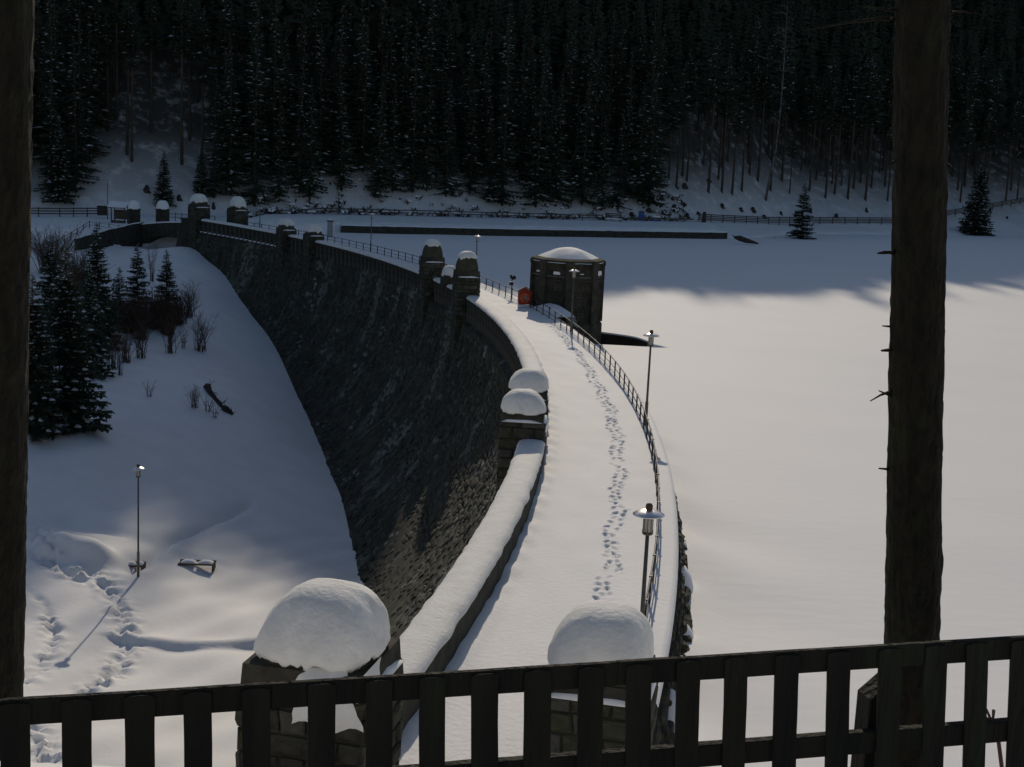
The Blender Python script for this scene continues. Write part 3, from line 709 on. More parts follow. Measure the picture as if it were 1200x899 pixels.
# ------------------------------------------------------------------ wooden picket fence in the foreground
FA = Vector((-1.77, 4.6, 12.12)); FB = Vector((2.28, 5.7, 12.15)); FD = (FB-FA); FL = math.hypot(FD.x, FD.y); fu = Vector((FD.x, FD.y, 0))/FL; fn = Vector((-fu.y, fu.x, 0))
fence = thing('picket_fence', 'dark weathered wooden picket fence running across the foreground', 'fence', (FA.x, FA.y, 11.3))
def fplank(name, s0, s1, z0, z1, y0, y1, seed=0, shear=0., slope=(FB.z-FA.z)/FL):
    """board between s0..s1 along the fence, y0..y1 behind(+)/before(-) its plane"""
    b = MB(); r = random.Random(seed)
    if s1-s0 > .5:
        n = int((s1-s0)/.18); rows = []
        for i in range(n+1):
            s_ = s0+(s1-s0)*i/n; dz = slope*s_; w1 = .0022*nz(s_*7, seed); w2 = .0028*nz(s_*5, seed+4.)
            rows.append([FA+fu*s_+fn*y+Vector((0, 0, z-FA.z+dz)) for y, z in ((y0, z0+w1), (y0, z1-.004+w2), (y0+.004, z1+w2), (y1-.004, z1+w2), (y1, z1-.004+w2), (y1, z0+w1))])
        b.grid(rows, closed=True); b.add(rows[0], [(5, 4, 3, 2, 1, 0)]); b.add(rows[-1], [(0, 1, 2, 3, 4, 5)])
    else:
        prof = []; m_ = (s0+s1)/2; hw = (s1-s0)/2; lean = r.uniform(-.0025, .0025)
        for k in range(12): zz = z0+(z1-.016-z0)*k/11; prof.append((m_-hw+.0018*nz(zz*6, seed)+lean*(zz-z0)*4, zz))
        for k in range(7):
            q = math.pi*k/6; prof.append((m_-hw*math.cos(q)+lean, z1-.016+.008*math.sin(q)))
        for k in range(11, -1, -1): zz = z0+(z1-.016-z0)*k/11; prof.append((m_+hw+.0018*nz(zz*6, seed+9.)+lean*(zz-z0)*4, zz))
        prof = [(s_-shear*(z-(FA.z-.37)), z) for s_, z in prof]; n = len(prof); f1 = [FA+fu*s_+fn*y0+Vector((0, 0, z-FA.z+slope*m_)) for s_, z in prof]; f2 = [FA+fu*s_+fn*y1+Vector((0, 0, z-FA.z+slope*m_)) for s_, z in prof]
        b.add(f1+f2, [tuple(range(n-1, -1, -1)), tuple(range(n, 2*n))]+[(i, (i+1) % n, n+(i+1) % n, n+i) for i in range(n)])
    return wpart(b, name, M['wood'], fence)
fplank('rail', -1.2, 2.33, FA.z-.098, FA.z, .0, .03, 1); fplank('rail', 2.332, FL+1.4, FA.z-.096, FA.z+.002, .0, .03, 2)
fplank('rail', -1.2, FL+1.4, FA.z-.48, FA.z-.385, .0, .045, 3)
def fence_s(px, py):
    D = unproj(px, py, Y=10)-Vector((0, 0, CAMZ)); O = Vector((0, 0, CAMZ))
    s_ = (FA-fn*.0-O).dot(fn)/D.dot(fn); p = O+D*s_; return (p-FA).dot(fu)
EDG = [(0,35),(73,108),(147,182),(217,250),(286,319),(360,392),(430,461),(492,522),(554,585),(614,645),(676,705),(734,763),(790,817),(846,872),(905,932),(967,993),(1025,1051),(1079,1104),(1128,1153),(1178,1202)]
for i, (e0, e1) in enumerate(EDG): fplank('picket', fence_s(e0, 860), fence_s(e1, 860), FA.z-.75, FA.z+.001+rnd.uniform(-.002, .001), -.012, -.001, 10+i, .078*((e0+e1)/2-60)/1040)
for k in range(1, 5):
    s_ = fence_s(17, 860)-k*.222; fplank('picket', s_-.05, s_+.05, FA.z-.75, FA.z-.006, -.024, -.001, 40+k)
    s_ = fence_s(1190, 860)+k*.2; fplank('picket', s_-.045, s_+.045, FA.z-.75, FA.z-.006, -.024, -.001, 50+k)
# post behind the rails, top cut on a slant
s_ = fence_s(1043, 830); b = MB(); hw = .068
q = [FA+fu*(s_+x)+fn*y+Vector((0, 0, z)) for x, y, z in ((-hw, .05, -1.), (hw, .05, -1.), (hw, .16, -1.), (-hw, .16, -1.), (-hw, .05, -.235), (hw, .05, -.12), (hw, .16, -.12), (-hw, .16, -.235))]
b.add(q, [(0, 3, 2, 1), (4, 5, 6, 7), (0, 1, 5, 4), (1, 2, 6, 5), (2, 3, 7, 6), (3, 0, 4, 7)]); wpart(b, 'post', M['wood'], fence)
for s_ in (-.9, FL+1.):
    b = MB(); c_ = FA+fu*s_+fn*.1; b.box((c_.x, c_.y, c_.z-.5), (.11, .11, 1.), rz=math.atan2(fu.y, fu.x)); wpart(b, 'post', M['wood'], fence)

# ------------------------------------------------------------------ foreground trunks
def big_trunk(label, p0, p1, r0_, r1_, seed, stubs, zb=9.5, zt=24.):
    b0 = Vector(p0); dirv = (Vector(p1)-b0); dirv /= dirv.z
    t = thing('spruce_tree', label, 'tree', tuple(b0+dirv*(zb-b0.z)), 0, 'foreground tree trunks')
    b = MB(); rows = []; n = 60; zs = [zb+(zt-zb)*i/420 for i in range(421)]
    for z in zs:
        k = (z-b0.z)/(Vector(p1).z-b0.z); r_ = r0_+(r1_-r0_)*k; r_ = max(r_, .05)
        if z < b0.z: r_ += (b0.z-z)*.03
        c_ = b0+dirv*(z-b0.z); row = []
        for j in range(n):
            q = 2*math.pi*j/n; cx_, sx_ = math.cos(q), math.sin(q)
            dd = .010*nz(cx_*4.5, sx_*4.5, z*2.6+seed)+.008*nz(cx_*11, sx_*11, z*7+seed)+.006*nz(cx_*1.5, sx_*1.5, z*.9+seed)
            dd += .007*nz(cx_*22, sx_*22, z*14+seed)-.004*abs(nz(cx_*30, sx_*30, z*5+seed))
            row.append((c_.x+(r_+dd)*cx_, c_.y+(r_+dd)*sx_, z))
        rows.append(row)
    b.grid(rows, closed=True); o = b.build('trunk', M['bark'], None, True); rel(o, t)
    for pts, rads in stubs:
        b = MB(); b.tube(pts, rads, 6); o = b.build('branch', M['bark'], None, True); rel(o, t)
    return t
def P7(px, py, Y=7.): return unproj(px, py, Y=Y)
stubs = []
for pts, r in (([(1056,22,7.05),(1030,22,7),(990,27,6.9),(940,36,6.8)], (.011,.009,.006,.003)), ([(1046,22,7),(1041,26,6.97),(1037,32,6.95)], (.008,.007,.005)),
               ([(1050,12,7.),(1020,9,6.95),(1005,7,6.9)], (.008,.005,.002)), ([(1110,14,7.),(1130,14,6.9),(1152,17,6.8)], (.007,.004,.002)),
               ([(1050,296,7),(1036,296,6.9),(1028,297,6.9)], (.012,.009,.004)), ([(1048,383,7),(1034,382,6.95)], (.008,.003)),
               ([(1046,410,7),(1033,411,6.9)], (.012,.005)), ([(1046,458,7),(1032,463,6.9),(1020,470,6.85)], (.01,.006,.003)),
               ([(1046,465,7),(1030,458,6.9)], (.008,.003)), ([(1042,550,7),(1030,549,6.95)], (.008,.004)),
               ([(1050,188,7),(1044,192,6.95)], (.008,.004)), ([(1108,190,7),(1120,202,6.9)], (.007,.002))):
    stubs.append(([P7(*q) for q in pts], r))
big_trunk('dark thick conifer trunk behind the fence on the right with short broken branch stubs', P7(1069, 745), P7(1081, 0), .143, .129, 3., stubs)
big_trunk('dark rough conifer trunk cut by the left edge of the frame', P7(-8, 820, 7.5), P7(-4, 0, 7.5), .170, .188, 17., [])
# young shoot near the right end of the fence
q = P7(1166, 900, 6.4); t = thing('sapling', 'small bare forked shoot seen between the pickets at the far right', 'sapling', (q.x, q.y, q.z-.1))
b = MB(); b.tube([P7(1176,915,6.4), P7(1169,860,6.4), P7(1162,846,6.4), P7(1156,831,6.4)], [.011, .010, .008, .005], 6); b.tube([P7(1162,847,6.4), P7(1164,840,6.4), P7(1164.5,832,6.4)], [.007, .007, .009], 5); b.tube([P7(1162,846,6.4), P7(1153,839,6.4)], [.008, .005], 5); rel(b.build('stem', M['twig'], None), t)

# ------------------------------------------------------------------ conifers
def spruce(seed, H, rb, c0, gap=.5, per=6, seg=5, snow=.35, droop=.35, trunk_r=None):
    """meshes (trunk, crown, snow) of a spruce H tall; crown from c0*H"""
    r = random.Random(seed); tb = MB(); cb = MB(); sb = MB(); tr = trunk_r or H*.0085
    tb.tube([(0, 0, -.8), (0, 0, .25), (0, 0, H*.3), (r.uniform(-.1, .1), r.uniform(-.1, .1), H*.65), (0, 0, H*.99)], [tr*1.5, tr*1.15, tr*.9, tr*.55, .02], 7)
    if c0 > .25:       # dead snags under the crown
        for k in range(int(H*c0*1.3)):
            z = r.uniform(.15, c0)*H; q = r.uniform(0, 6.28); L = r.uniform(.4, 1.3)
            tb.tube([(0, 0, z), (L*math.cos(q), L*math.sin(q), z-.15*L)], [.03, .008], 3, caps=False)
    z = c0*H
    while z < H*.985:
        k = (z-c0*H)/(H*(1-c0)); L0 = rb*((1-k)**.85)*(min(1, .55+k*4) if c0 > .2 else 1)+.12
        for _ in range(per if k < .8 else 4):
            q = r.uniform(0, 6.283); L = L0*r.uniform(.62, 1.12); zz = z+r.uniform(-.5, .5)*gap
            c_, s_ = math.cos(q), math.sin(q); dr_ = droop*(1-k*.9)*r.uniform(.6, 1.3); side = Vector((-s_, c_, 0))
            pts = []
            for i in range(seg+1):
                u = i/seg; pts.append(Vector((c_*L*u, s_*L*u, zz+L*(.18*k*u-dr_*u*(1.15-.55*u)))))
            for i in range(seg):
                p, p2 = pts[i], pts[i+1]; u = (i+.4)/seg
                wd = L*(.30 if L > 2.2 else .38)*(math.sin(min(1, u*1.25+.15)*math.pi*.82))*r.uniform(.7, 1.2)+.08
                for sg in (-1, 1):
                    tip = p.lerp(p2, 1.2)+side*sg*wd+Vector((0, 0, -.22*wd-r.uniform(0, .12)*wd))
                    cb.add([p, p2, tip], [(0, 1, 2)])
                if r.random() < .75:
                    hang = p.lerp(p2, r.random())+Vector((r.uniform(-.1, .1), r.uniform(-.1, .1), -r.uniform(.15, .5)*min(1.2, .3+L*.35)))
                    cb.add([p, p2, hang], [(0, 1, 2)])
            cb.add([pts[-2]+side*.06, pts[-2]-side*.06, pts[-1]+Vector((c_*.15, s_*.15, .03))], [(0, 1, 2)])
            if r.random() < snow:
                i0 = r.randrange(0, seg-1); i1 = min(seg, i0+r.choice((1, 2, 2, 3)));
                w_ = L*.09*r.uniform(.5, 1.3)+.03; up = Vector((0, 0, .05+.04*L)); A_ = pts[i0]; B_ = pts[i1]; m_ = A_.lerp(B_, .5)
                sb.add([A_+up, m_+side*w_+up*.3, B_+up*.6, m_-side*w_+up*.3, m_+up*1.7], [(0, 1, 4), (1, 2, 4), (2, 3, 4), (3, 0, 4)])
        z += gap*(.8+.4*r.random())*(1 if k < .7 else .7)
    return tb.mesh('trunk', M['bark_far'], True), cb.mesh('crown', M['needle_b' if seed % 2 else 'needle']), (sb.mesh('branch_snow', M['snow'], True) if sb.v else None)
def plant_tree(V, label, group, x, y, z, s=1., rz=0., name='spruce_tree', lean=0.):
    t = thing(name, label, 'tree', (x, y, z), rz, group); t.scale = (s, s, s*1.0); t.rotation_euler.x = lean
    obj('trunk', V[0], t); obj('crown', V[1], t)
    if V[2]: obj('branch_snow', V[2], t, 'stuff')
    return t
FULL = [spruce(100+i, 24+i, 3.3, .05, .62, 7, 4, .20) for i in range(4)]
HIGH = [spruce(200+i, 26+i, 2.9, .48+.04*i, .62, 7, 4, .15) for i in range(4)]
# screen-side bounds of the three stands, given as bearings X/Y
def bearing(x, y): return 600+FPX*x/y
forest = []
r = random.Random(5)
rowd = 3.
row = 0; dist = 4.
while dist < 120:
    x = -125+r.uniform(0, 3)
    while x < 175:
        xx = x+r.uniform(-1.4, 1.4); yy = float(np.interp(xx, HFX, HFY))+dist+r.uniform(-1.6, 1.6)
        bx = bearing(xx, yy)
        if -40 < bx < 1300: forest.append((xx, yy, bx, dist))
        x += 3.7+r.uniform(-.8, 1.2)
    dist += 4.2+dist*.012
clear = []
sel = []
for xx, yy, bx, dist in forest:
    opn = (110 < bx < 235) or bx > 760
    if opn and dist < (6 if bx > 760 else 9): continue
    if (110 < bx < 235) and dist < 30 and r.random() < .35: continue
    if opn and dist < 35 and r.random() < .22: continue
    sel.append((dist, xx, yy, bx, opn))
sel.sort()
print('toe', ctrl[:13]); print('forest trees', len(sel))
front = sel[:262]; back = sel[262:]
FL_ = ['dense dark spruce with snow-flecked drooping boughs in the middle stand behind the shore',
       'tall spruce with bare lower trunk in the open stand above the slatted shore fence',
       'tall spruce with bare trunk on the snowy slope behind the far gate pillars',
       'dense dark spruce on the far slope just right of the left-edge trunk']
NTH = {}
for i, (dist, xx, yy, bx, opn) in enumerate(front):
    V = (HIGH if opn else FULL)[r.randrange(4)]
    j = (1 if bx > 760 else 2) if opn else (0 if bx > 235 else 3)
    lab = FL_[j]
    g = ['spruces of the middle stand', 'spruces of the right stand', 'spruces of the left stand', 'spruces at the left end'][j]
    NTH.setdefault((j, dist < (7.2 if j in (0, 3) else 22)), []).append((bx, plant_tree(V, lab, g, xx, yy, zi(xx, yy)-.2, r.uniform(.72, 1.25), r.uniform(0, 6.28), lean=r.uniform(-.02, .02))))
ORD = 'first second third fourth fifth sixth seventh eighth ninth tenth eleventh twelfth thirteenth fourteenth fifteenth sixteenth seventeenth eighteenth nineteenth twentieth'.split()
for (j, fr), lst in NTH.items():
    if not fr: continue
    lst.sort(key=lambda q: q[0]); n = len(lst)
    for k, (bx, t) in enumerate(lst):
        if k < 20: w_ = ORD[k]+' from the left'
        elif n-1-k < 20: w_ = ORD[n-1-k]+' from the right'
        else: continue
        t['label'] = ['front-row spruce of the dense middle stand, %s', 'bare-trunked spruce lowest on the open right-hand slope, %s', 'bare-trunked spruce lowest on the slope behind the gate pillars, %s', 'front-row dark spruce beside the left-edge trunk, %s'][j] % w_
# trees farther up the slope and along the ridge: one mass
lows = []
for i in range(3):
    r3 = random.Random(300+i); m_ = MB(); H = 25+i; z = H*.38
    m_.tube([(0, 0, -1), (0, 0, H*.5), (0, 0, H)], [.25, .16, .02], 4, 1, False)
    while z < H:
        k = (z-H*.38)/(H*.62); L0 = 3.*(1-k)**.85+.15
        for _ in range(7):
            q = r3.uniform(0, 6.28); L = L0*r3.uniform(.7, 1.15); c_, s_ = math.cos(q), math.sin(q); w_ = L*.3
            m_.add([(0, 0, z), (c_*L*.6-s_*w_, s_*L*.6+c_*w_, z-L*.35), (c_*L, s_*L, z-L*.4), (c_*L*.6+s_*w_, s_*L*.6-c_*w_, z-L*.35)], [(0, 1, 2), (0, 2, 3)])
            m_.add([(0, 0, z), (c_*L*.9, s_*L*.9, z-L*.4), (c_*L*.5, s_*L*.5, z-L*.75)], [(0, 1, 2)])
        z += .9
    lows.append((np.array([tuple(v) for v in m_.v], float), m_.f, m_.m))
pts = [(x, y) for _, x, y, *_ in back]
for k in range(3600):
    x = r.uniform(-190, 330); d_ = r.uniform(60, 282); bx_ = x/(float(np.interp(x, HFX, HFY))+d_)*FPX+600
    if d_ < 118 and -60 < bx_ < 1280: continue
    pts.append((x, float(np.interp(x, HFX, HFY))+d_))
vv = []; ff = []; mm = []; n0 = 0
for x, y in pts:
    tv, tf, tm = lows[r.randrange(3)]; q = r.uniform(0, 6.28); s = r.uniform(.85, 1.15); c_, s_ = math.cos(q), math.sin(q)
    zz = float(height(x, y)); s *= 1.35 if r.random() < .12 else 1; vv.append(np.c_[(tv[:, 0]*c_-tv[:, 1]*s_)*s+x, (tv[:, 0]*s_+tv[:, 1]*c_)*s+y, tv[:, 2]*s+zz]); ff += [tuple(i+n0 for i in f) for f in tf]; mm += tm; n0 += len(tv)
me = bpy.data.meshes.new('distant_forest'); me.from_pydata(np.concatenate(vv).tolist(), [], ff); me.materials.append(M['needle_b']); me.materials.append(M['bark_far']); me.polygons.foreach_set('material_index', mm); me.update()
o = obj('distant_forest', me, None, 'stuff'); o['label'] = 'dark mass of conifers covering the upper hillside behind the lake'; o['category'] = 'forest'

# nearer spruces on the left slope
NB = [spruce(401, 14.5, 3.3, .02, .22, 11, 6, .5, .22, .16), spruce(402, 12.5, 2.6, .03, .24, 10, 5, .45, .22, .12), spruce(403, 8.5, 2.0, .03, .24, 9, 5, .4, .14, .08), spruce(404, 7, 1.8, .03, .24, 9, 5, .4, .12, .07)]
for px, py, Y, vi, s, lab in ((79, 497, 110, 0, 1.04, 'largest spruce on the left slope, dark with snow patches, beside the left trunk'),
                              (40, 505, 108, 0, .90, 'snow-flecked spruce half hidden behind the dark trunk at the left edge'),
                              (106, 440, 125, 1, .86, 'slender spruce just right of the largest spruce on the left slope'),
                              (114, 405, 140, 1, 1.05, 'tall narrow spruce whose tip reaches the far shelter, behind the left slope thicket'),
                              (60, 400, 145, 1, .95, 'dark spruce behind the largest spruce on the left slope'),
                              (161, 372, 152, 2, 1.0, 'small snowy spruce, left one of the pair above the bare brushwood'),
                              (195, 374, 152, 2, .95, 'small snowy spruce, right one of the pair next to the open snow slope'),
                              (140, 385, 148, 3, 1.0, 'little dark spruce filling the thicket left of the small snowy pair')):
    q = unproj(px, py, Y=Y); z = zi(q.x, q.y)
    for _ in range(25):
        q2 = unproj(px, py, Y=Y); Y += (q2.z-zi(q2.x, q2.y))*1.2
    q = unproj(px, py, Y=Y); plant_tree(NB[vi], lab, 'spruces on the left slope', q.x, q.y, zi(q.x, q.y)-.15, s*Y/[110,108,125,140,145,152,152,148][[79,40,106,114,60,161,195,140].index(px)], rnd.uniform(0, 6))
def ground_at(px, py, Y):
    for _ in range(30):
        q = unproj(px, py, Y=Y); Y += (q.z-zi(q.x, q.y))*1.3
        Y = min(max(Y, 60), 400)
    q = unproj(px, py, Y=Y); return Vector((q.x, q.y, zi(q.x, q.y)))
q = ground_at(938, 288, 285); plant_tree(NB[2], 'lone small dark spruce on the snow at the lake shore right of the dark log', None, q.x, q.y, q.z-.1, 1.62, 1.)
q = ground_at(907, 288, 285); plant_tree(NB[3], 'tiny spruce seedling beside the lone small spruce on the shore', None, q.x, q.y, q.z-.1, .30, 1.)
q = ground_at(1142, 275, 335); plant_tree(NB[0], 'bushy snow-dusted spruce right of the thick right-hand trunk, by the shore fence', None, q.x, q.y, q.z-.1, 1.35, 2.)
for px, py, s, lab in ((192, 240, .8, 'young spruce standing behind the far snow-capped bridge pillar'), (236, 226, .7, 'young spruce on the far bank above the gate pillar'), (70, 236, 1.2, 'broad young spruce on the far bank left of the snow-roofed shelter')):
    q = ground_at(px, py, 245); plant_tree(NB[1], lab, 'young spruces on the far bank', q.x, q.y, q.z-.1, s, rnd.uniform(0, 6))
# birch
q = ground_at(897, 234, 330); t = thing('birch_tree', 'pale leaning birch with bare branches in front of the right-hand spruces', 'tree', tuple(q))
b = MB(); pts = [(0, 0, -.5), (.5, 0, 4), (1.5, 0, 12), (1.9, 0, 22), (1.8, 0, 34), (1.6, 0, 46)]; b.tube(pts, [.34, .28, .23, .18, .12, .04], 8); b.build('trunk', M['birch'], t, True)
for k in range(46):
    z = rnd.uniform(17, 45); i = [j for j in range(5) if pts[j][2] <= z <= pts[j+1][2]][0]; u = (z-pts[i][2])/(pts[i+1][2]-pts[i][2]); x0 = pts[i][0]*(1-u)+pts[i+1][0]*u
    q_ = rnd.uniform(0, 6.28); L = rnd.uniform(2, 5.5); b = MB(); c_, s_ = math.cos(q_), math.sin(q_)
    p = [Vector((x0+c_*L*v, s_*L*v, z+L*(.5*v-.35*v*v*rnd.uniform(.5, 2)))) for v in (0, .35, .7, 1)]; b.tube(p, [.07, .045, .025, .01], 4, caps=False)
    for _ in range(4):
        v = rnd.uniform(.3, 1); pp = p[0].lerp(p[-1], v); pp.z = z+L*(.5*v-.4*v*v); b.tube([pp, pp+Vector((rnd.uniform(-1, 1), rnd.uniform(-1, 1), rnd.uniform(-1, .5)))], [.022, .006], 3, caps=False)
    b.build('branch', M['birch'], t)

# bare bushes
def bush(seed, n, H, spread, m='twig'):
    r = random.Random(seed); b = MB()
    for k in range(n):
        q = r.uniform(0, 6.28); L = H*r.uniform(.6, 1.1); sp = spread*r.uniform(.15, 1); x0, y0 = r.uniform(-.25, .25)*spread, r.uniform(-.25, .25)*spread
        p = [Vector((x0+math.cos(q)*sp*v**1.4+r.uniform(-.05, .05), y0+math.sin(q)*sp*v**1.4, L*v)) for v in (0, .33, .66, 1)]
        b.tube(p, [.028, .02, .013, .005], 3, caps=False)
        for _ in range(7):
            v = r.uniform(.25, .95); i = int(v*3); pp = p[i].lerp(p[i+1], v*3-i); b.tube([pp, pp+Vector((r.uniform(-.45, .45), r.uniform(-.45, .45), r.uniform(.1, .6)))*(H/2.5)], [.012, .004], 3, caps=False)
    return b.mesh('twigs', M[m])
BU = [bush(1, 26, 2.8, 1.4), bush(2, 110, 3.0, 2.6), bush(3, 10, 4.2, .9), bush(4, 5, 1.2, .5)]
for px, py, vi, s, lab in ((132,432,0,1.2,'bare upright bush at the edge of the largest left spruce'),(141,440,2,1.0,'tall thin bare shoots right of the largest left spruce'),
    (165,420,0,1.25,'bare bush with a short stem left of the row below the small spruces'),(200,414,0,1.35,'middle one of the bare bushes on the snow below the small spruces'),
    (235,412,0,1.5,'rightmost bare bush on the snow below the small spruces'),(215,408,3,1.6,'low bare twigs between two bushes on the left slope'),
    (180,385,1,1.5,'wide reddish brushwood thicket under the small snowy spruce pair'),(208,380,1,1.3,'reddish bare brush at the right side of the small spruce pair'),
    (150,390,1,1.3,'brown brush thicket left of the small spruce pair'),(122,395,1,1.5,'brushwood behind the slender left spruce'),
    (228,478,0,.75,'thin bare shrub left of the dark fallen branch'),(244,483,3,1.5,'two bare twigs just left of the dark fallen branch'),(252,490,3,1.2,'bare twigs at the lower side of the dark fallen branch'),
    (175,465,3,1.3,'small dry twigs alone on the snow below the bush row'),(178,330,2,1.3,'thin pale bare stems between the small spruce pair and the bridge'),
    (60,320,1,1.9,'bare brushwood on the slope right of the dark left trunk'),(90,345,1,1.8,'brown thicket above the largest left spruce'),(196,392,1,1.15,'low dark brush filling the gap below the small spruce pair'),(222,372,0,1.5,'open bare bush at the right end of the thicket by the open snow slope'),(165,398,1,1.0,'brown twiggy brush left below the small spruce pair'),(148,425,0,1.3,'cluster of upright shoots between the large spruce and the bush row')):
    q = ground_at(px, py, 130 if py > 400 else 150)
    t = thing('bare_bush', lab, 'bush', tuple(q), rnd.uniform(0, 6), 'bare bushes on the left slope'); t.scale = (s, s, s); obj('twigs', BU[vi], t)
# dark fallen branch in the snow
pts = [ground_at(*q, 125) for q in ((243,455),(246,462),(252,468),(258,475),(264,482),(272,486))]
t = thing('fallen_branch', 'dark fallen branch lying half buried in the snow slope beside the dam wall', 'branch', tuple(pts[0]))
b = MB(); b.tube([p+Vector((0, 0, .12+.1*math.sin(i*2))) for i, p in enumerate(pts)], [.42, .26, .22, .25, .38, .2], 6); rel(b.build('log', M['brush'], None), t)
for k in range(16):
    p = pts[rnd.randrange(6)]; b = MB(); b.tube([p, p+Vector((rnd.uniform(-.9, .9), rnd.uniform(-.6, .6), rnd.uniform(.2, 1.1)))], [.07, .01], 4); rel(b.build('twig', M['brush'], None), t)

# ------------------------------------------------------------------ benches in the hollow
def bench(px, py, W_, lab, rz=0.):
    q = ground_at(px, py, 88); t = thing('bench', lab, 'bench', tuple(q), rz, 'benches in the hollow')
    for k in (-1, 1):
        b = MB(); b.box((k*W_*.46, 0, .05), (.1, 1.0, .5)); b.build('leg', M['old_wood'], t)
    for y, z in ((-.42, .28), (.42, .28)):
        b = MB(); b.box((0, y, z), (W_, .12, .1)); b.build('slat', M['old_wood'], t)
    for k in (-1, 1):
        b = MB(); rows = []
        for i in range(6):
            u = i/5*2-1; rows.append([(k*W_*.24+u*W_*.2, v*.33, .3+.16*(1-u**4)*(1-v**4)) for v in (-1, -.7, 0, .7, 1)])
        b.grid(rows); b.build('seat_snow', M['snow'], t, True)
bench(231, 664, 2.4, 'dark wooden frame filled with snow, right of the lone lamp in the hollow', R_(3))
bench(159, 666, 1.1, 'small snow-topped frame right behind the foot of the lone lamp', R_(2))

# ------------------------------------------------------------------ far left: bridge, pillars, shelter
B0 = unproj(228, 272, Y=207); B1 = unproj(166, 272, Y=212)
t = thing('stone_bridge', 'dark arched stone bridge with snow-covered edge at the far end of the dam', 'bridge', (B0.x, B0.y, -4)); L = (B1-B0); Lh = math.hypot(L.x, L.y); bu = Vector((L.x/Lh, L.y/Lh, 0)); bn = Vector((-bu.y, bu.x, 0))
if bn.y < 0: bn = -bn
b = MB(); n = 24; top = []; bot = []
for i in range(n+1):
    s_ = Lh*i/n; p = B0+bu*s_; k = (i/n)*2-1; zt_ = .25-.9*(i/n)**2; zb_ = -3.6+1.5*max(0, 1-(k/.95)**2)**.5 if i > 1 else -5
    top.append((p, zt_)); bot.append(zb_)
f = []; rows = []
for (p, zt_), zb_ in zip(top, bot): rows.append([Vector((p.x, p.y, zb_)), Vector((p.x, p.y, zt_)), Vector((p.x, p.y, zt_))+bn*.5, Vector((p.x, p.y, zt_))+bn*.52-Vector((0, 0, .5)), Vector((p.x, p.y, zt_-.5))+bn*5, Vector((p.x, p.y, zb_))+bn*5])
b.grid(rows, closed=True); b.add(rows[0], [tuple(range(6))]); b.add(rows[-1], [tuple(range(5, -1, -1))]); rel(b.build('arch_wall', M['stone'], None), t)
b = MB(); rows = []
for (p, zt_) in top: rows.append([Vector((p.x, p.y, zt_+.01))-bn*.08, Vector((p.x, p.y, zt_+.16))-bn*.03, Vector((p.x, p.y, zt_+.2))+bn*.3, Vector((p.x, p.y, zt_+.05))+bn*.6, Vector((p.x, p.y, zt_-.35))+bn*.7, Vector((p.x, p.y, zt_-.35))+bn*5])
b.grid(rows); rel(b.build('snow_cover', M['snow'], None, True), t)
for i in range(0, 9):
    p = B0+bu*(Lh*i/8)+bn*4.6; b = MB(); b.box((p.x, p.y, .55), (.09, .09, 1.5)); rel(b.build('post', M['iron'], None), t)
b = MB()
p0 = B0+bn*4.6; p1 = B1+bn*4.6
for zz in (.7, 1.25): b.tube([(p0.x, p0.y, zz), (p1.x, p1.y, zz-.2)], .04, 5)
rel(b.build('rail', M['iron'], None), t)
# wing wall left of the bridge
W0 = unproj(166, 272, Y=212); W1 = unproj(88, 290, Y=196)
t = thing('retaining_wall', 'low dark stone wing wall descending left of the arched bridge', 'wall', (W0.x, W0.y, -4)); b = MB(); rows = []; rs = []
for i in range(15):
    u = i/14; p = W0.lerp(W1, u); zt_ = -.35-1.7*u**1.2+.15*nz(u*9, 2.); rows.append([Vector((p.x, p.y-.3, -6)), Vector((p.x, p.y-.1, zt_)), Vector((p.x, p.y+.6, zt_)), Vector((p.x, p.y+.7, -6))]); rs.append([Vector((p.x, p.y-.12, zt_+.02)), Vector((p.x, p.y+.1, zt_+.18)), Vector((p.x, p.y+.9, zt_+.12)), Vector((p.x, p.y+2., zt_-.2))])
b.grid(rows); b.add(rows[0], [(0, 1, 2, 3)]); rel(b.build('wall', M['stone'], None), t); b = MB(); b.grid(rs); rel(b.build('snow_cap', M['snow'], None, True), t)
def small_pillar(px, Y, w_, z0_, z1_, z2_, lab):
    q = unproj(px, 250, Y=Y); t = thing('stone_pillar', lab, 'pillar', (q.x, q.y, z0_), .5, gp)
    b = MB(); b.box((0, 0, (z1_-z0_)/2), (w_, w_, z1_-z0_), jit=.02); b.box((0, 0, z1_-z0_+.1), (w_+.1, w_+.1, .2), jit=.02); b.build('shaft', M['stone'], t)
    b = MB(); rows = []
    for i in range(9):
        k = i/8*math.pi/2; rows.append(sq_ring((w_*.5+.1)*max(math.cos(k), .01)**.6, (w_*.5+.1)*max(math.cos(k), .01)**.6, z1_-z0_+.1+(z2_-z1_)*math.sin(k), 24, 3))
    b.grid(rows, closed=True); b.build('snow_cap', M['snow'], t, True)
small_pillar(190.5, 214, 1.7, -1, 1.7, 3.05, 'small snow-capped pillar at the back of the arched bridge, the right one')
small_pillar(157, 214, 1.6, -2.5, 1.5, 2.85, 'small snow-capped pillar beside the shelter, the left one of the bridge')
q = unproj(140, 256, Y=219); t = thing('shelter', 'small wooden shelter with snowy gable roof beside the far bridge pillar', 'shelter', (q.x, q.y, -1.2), R_(-8)); zs_ = 0
for x, y in ((-1.1, -.6), (1.1, -.6), (-1.1, .6), (1.1, .6)):
    b = MB(); b.box((x, y, 1.3), (.14, .14, 2.8)); b.build('post', M['old_wood'], t)
b = MB(); b.box((0, .55, 1.5), (2.1, .06, 1.5)); b.build('board', M['old_wood'], t); b = MB(); b.box((0, -.3, .35), (2.2, .5, .5)); b.build('bench_box', M['old_wood'], t)
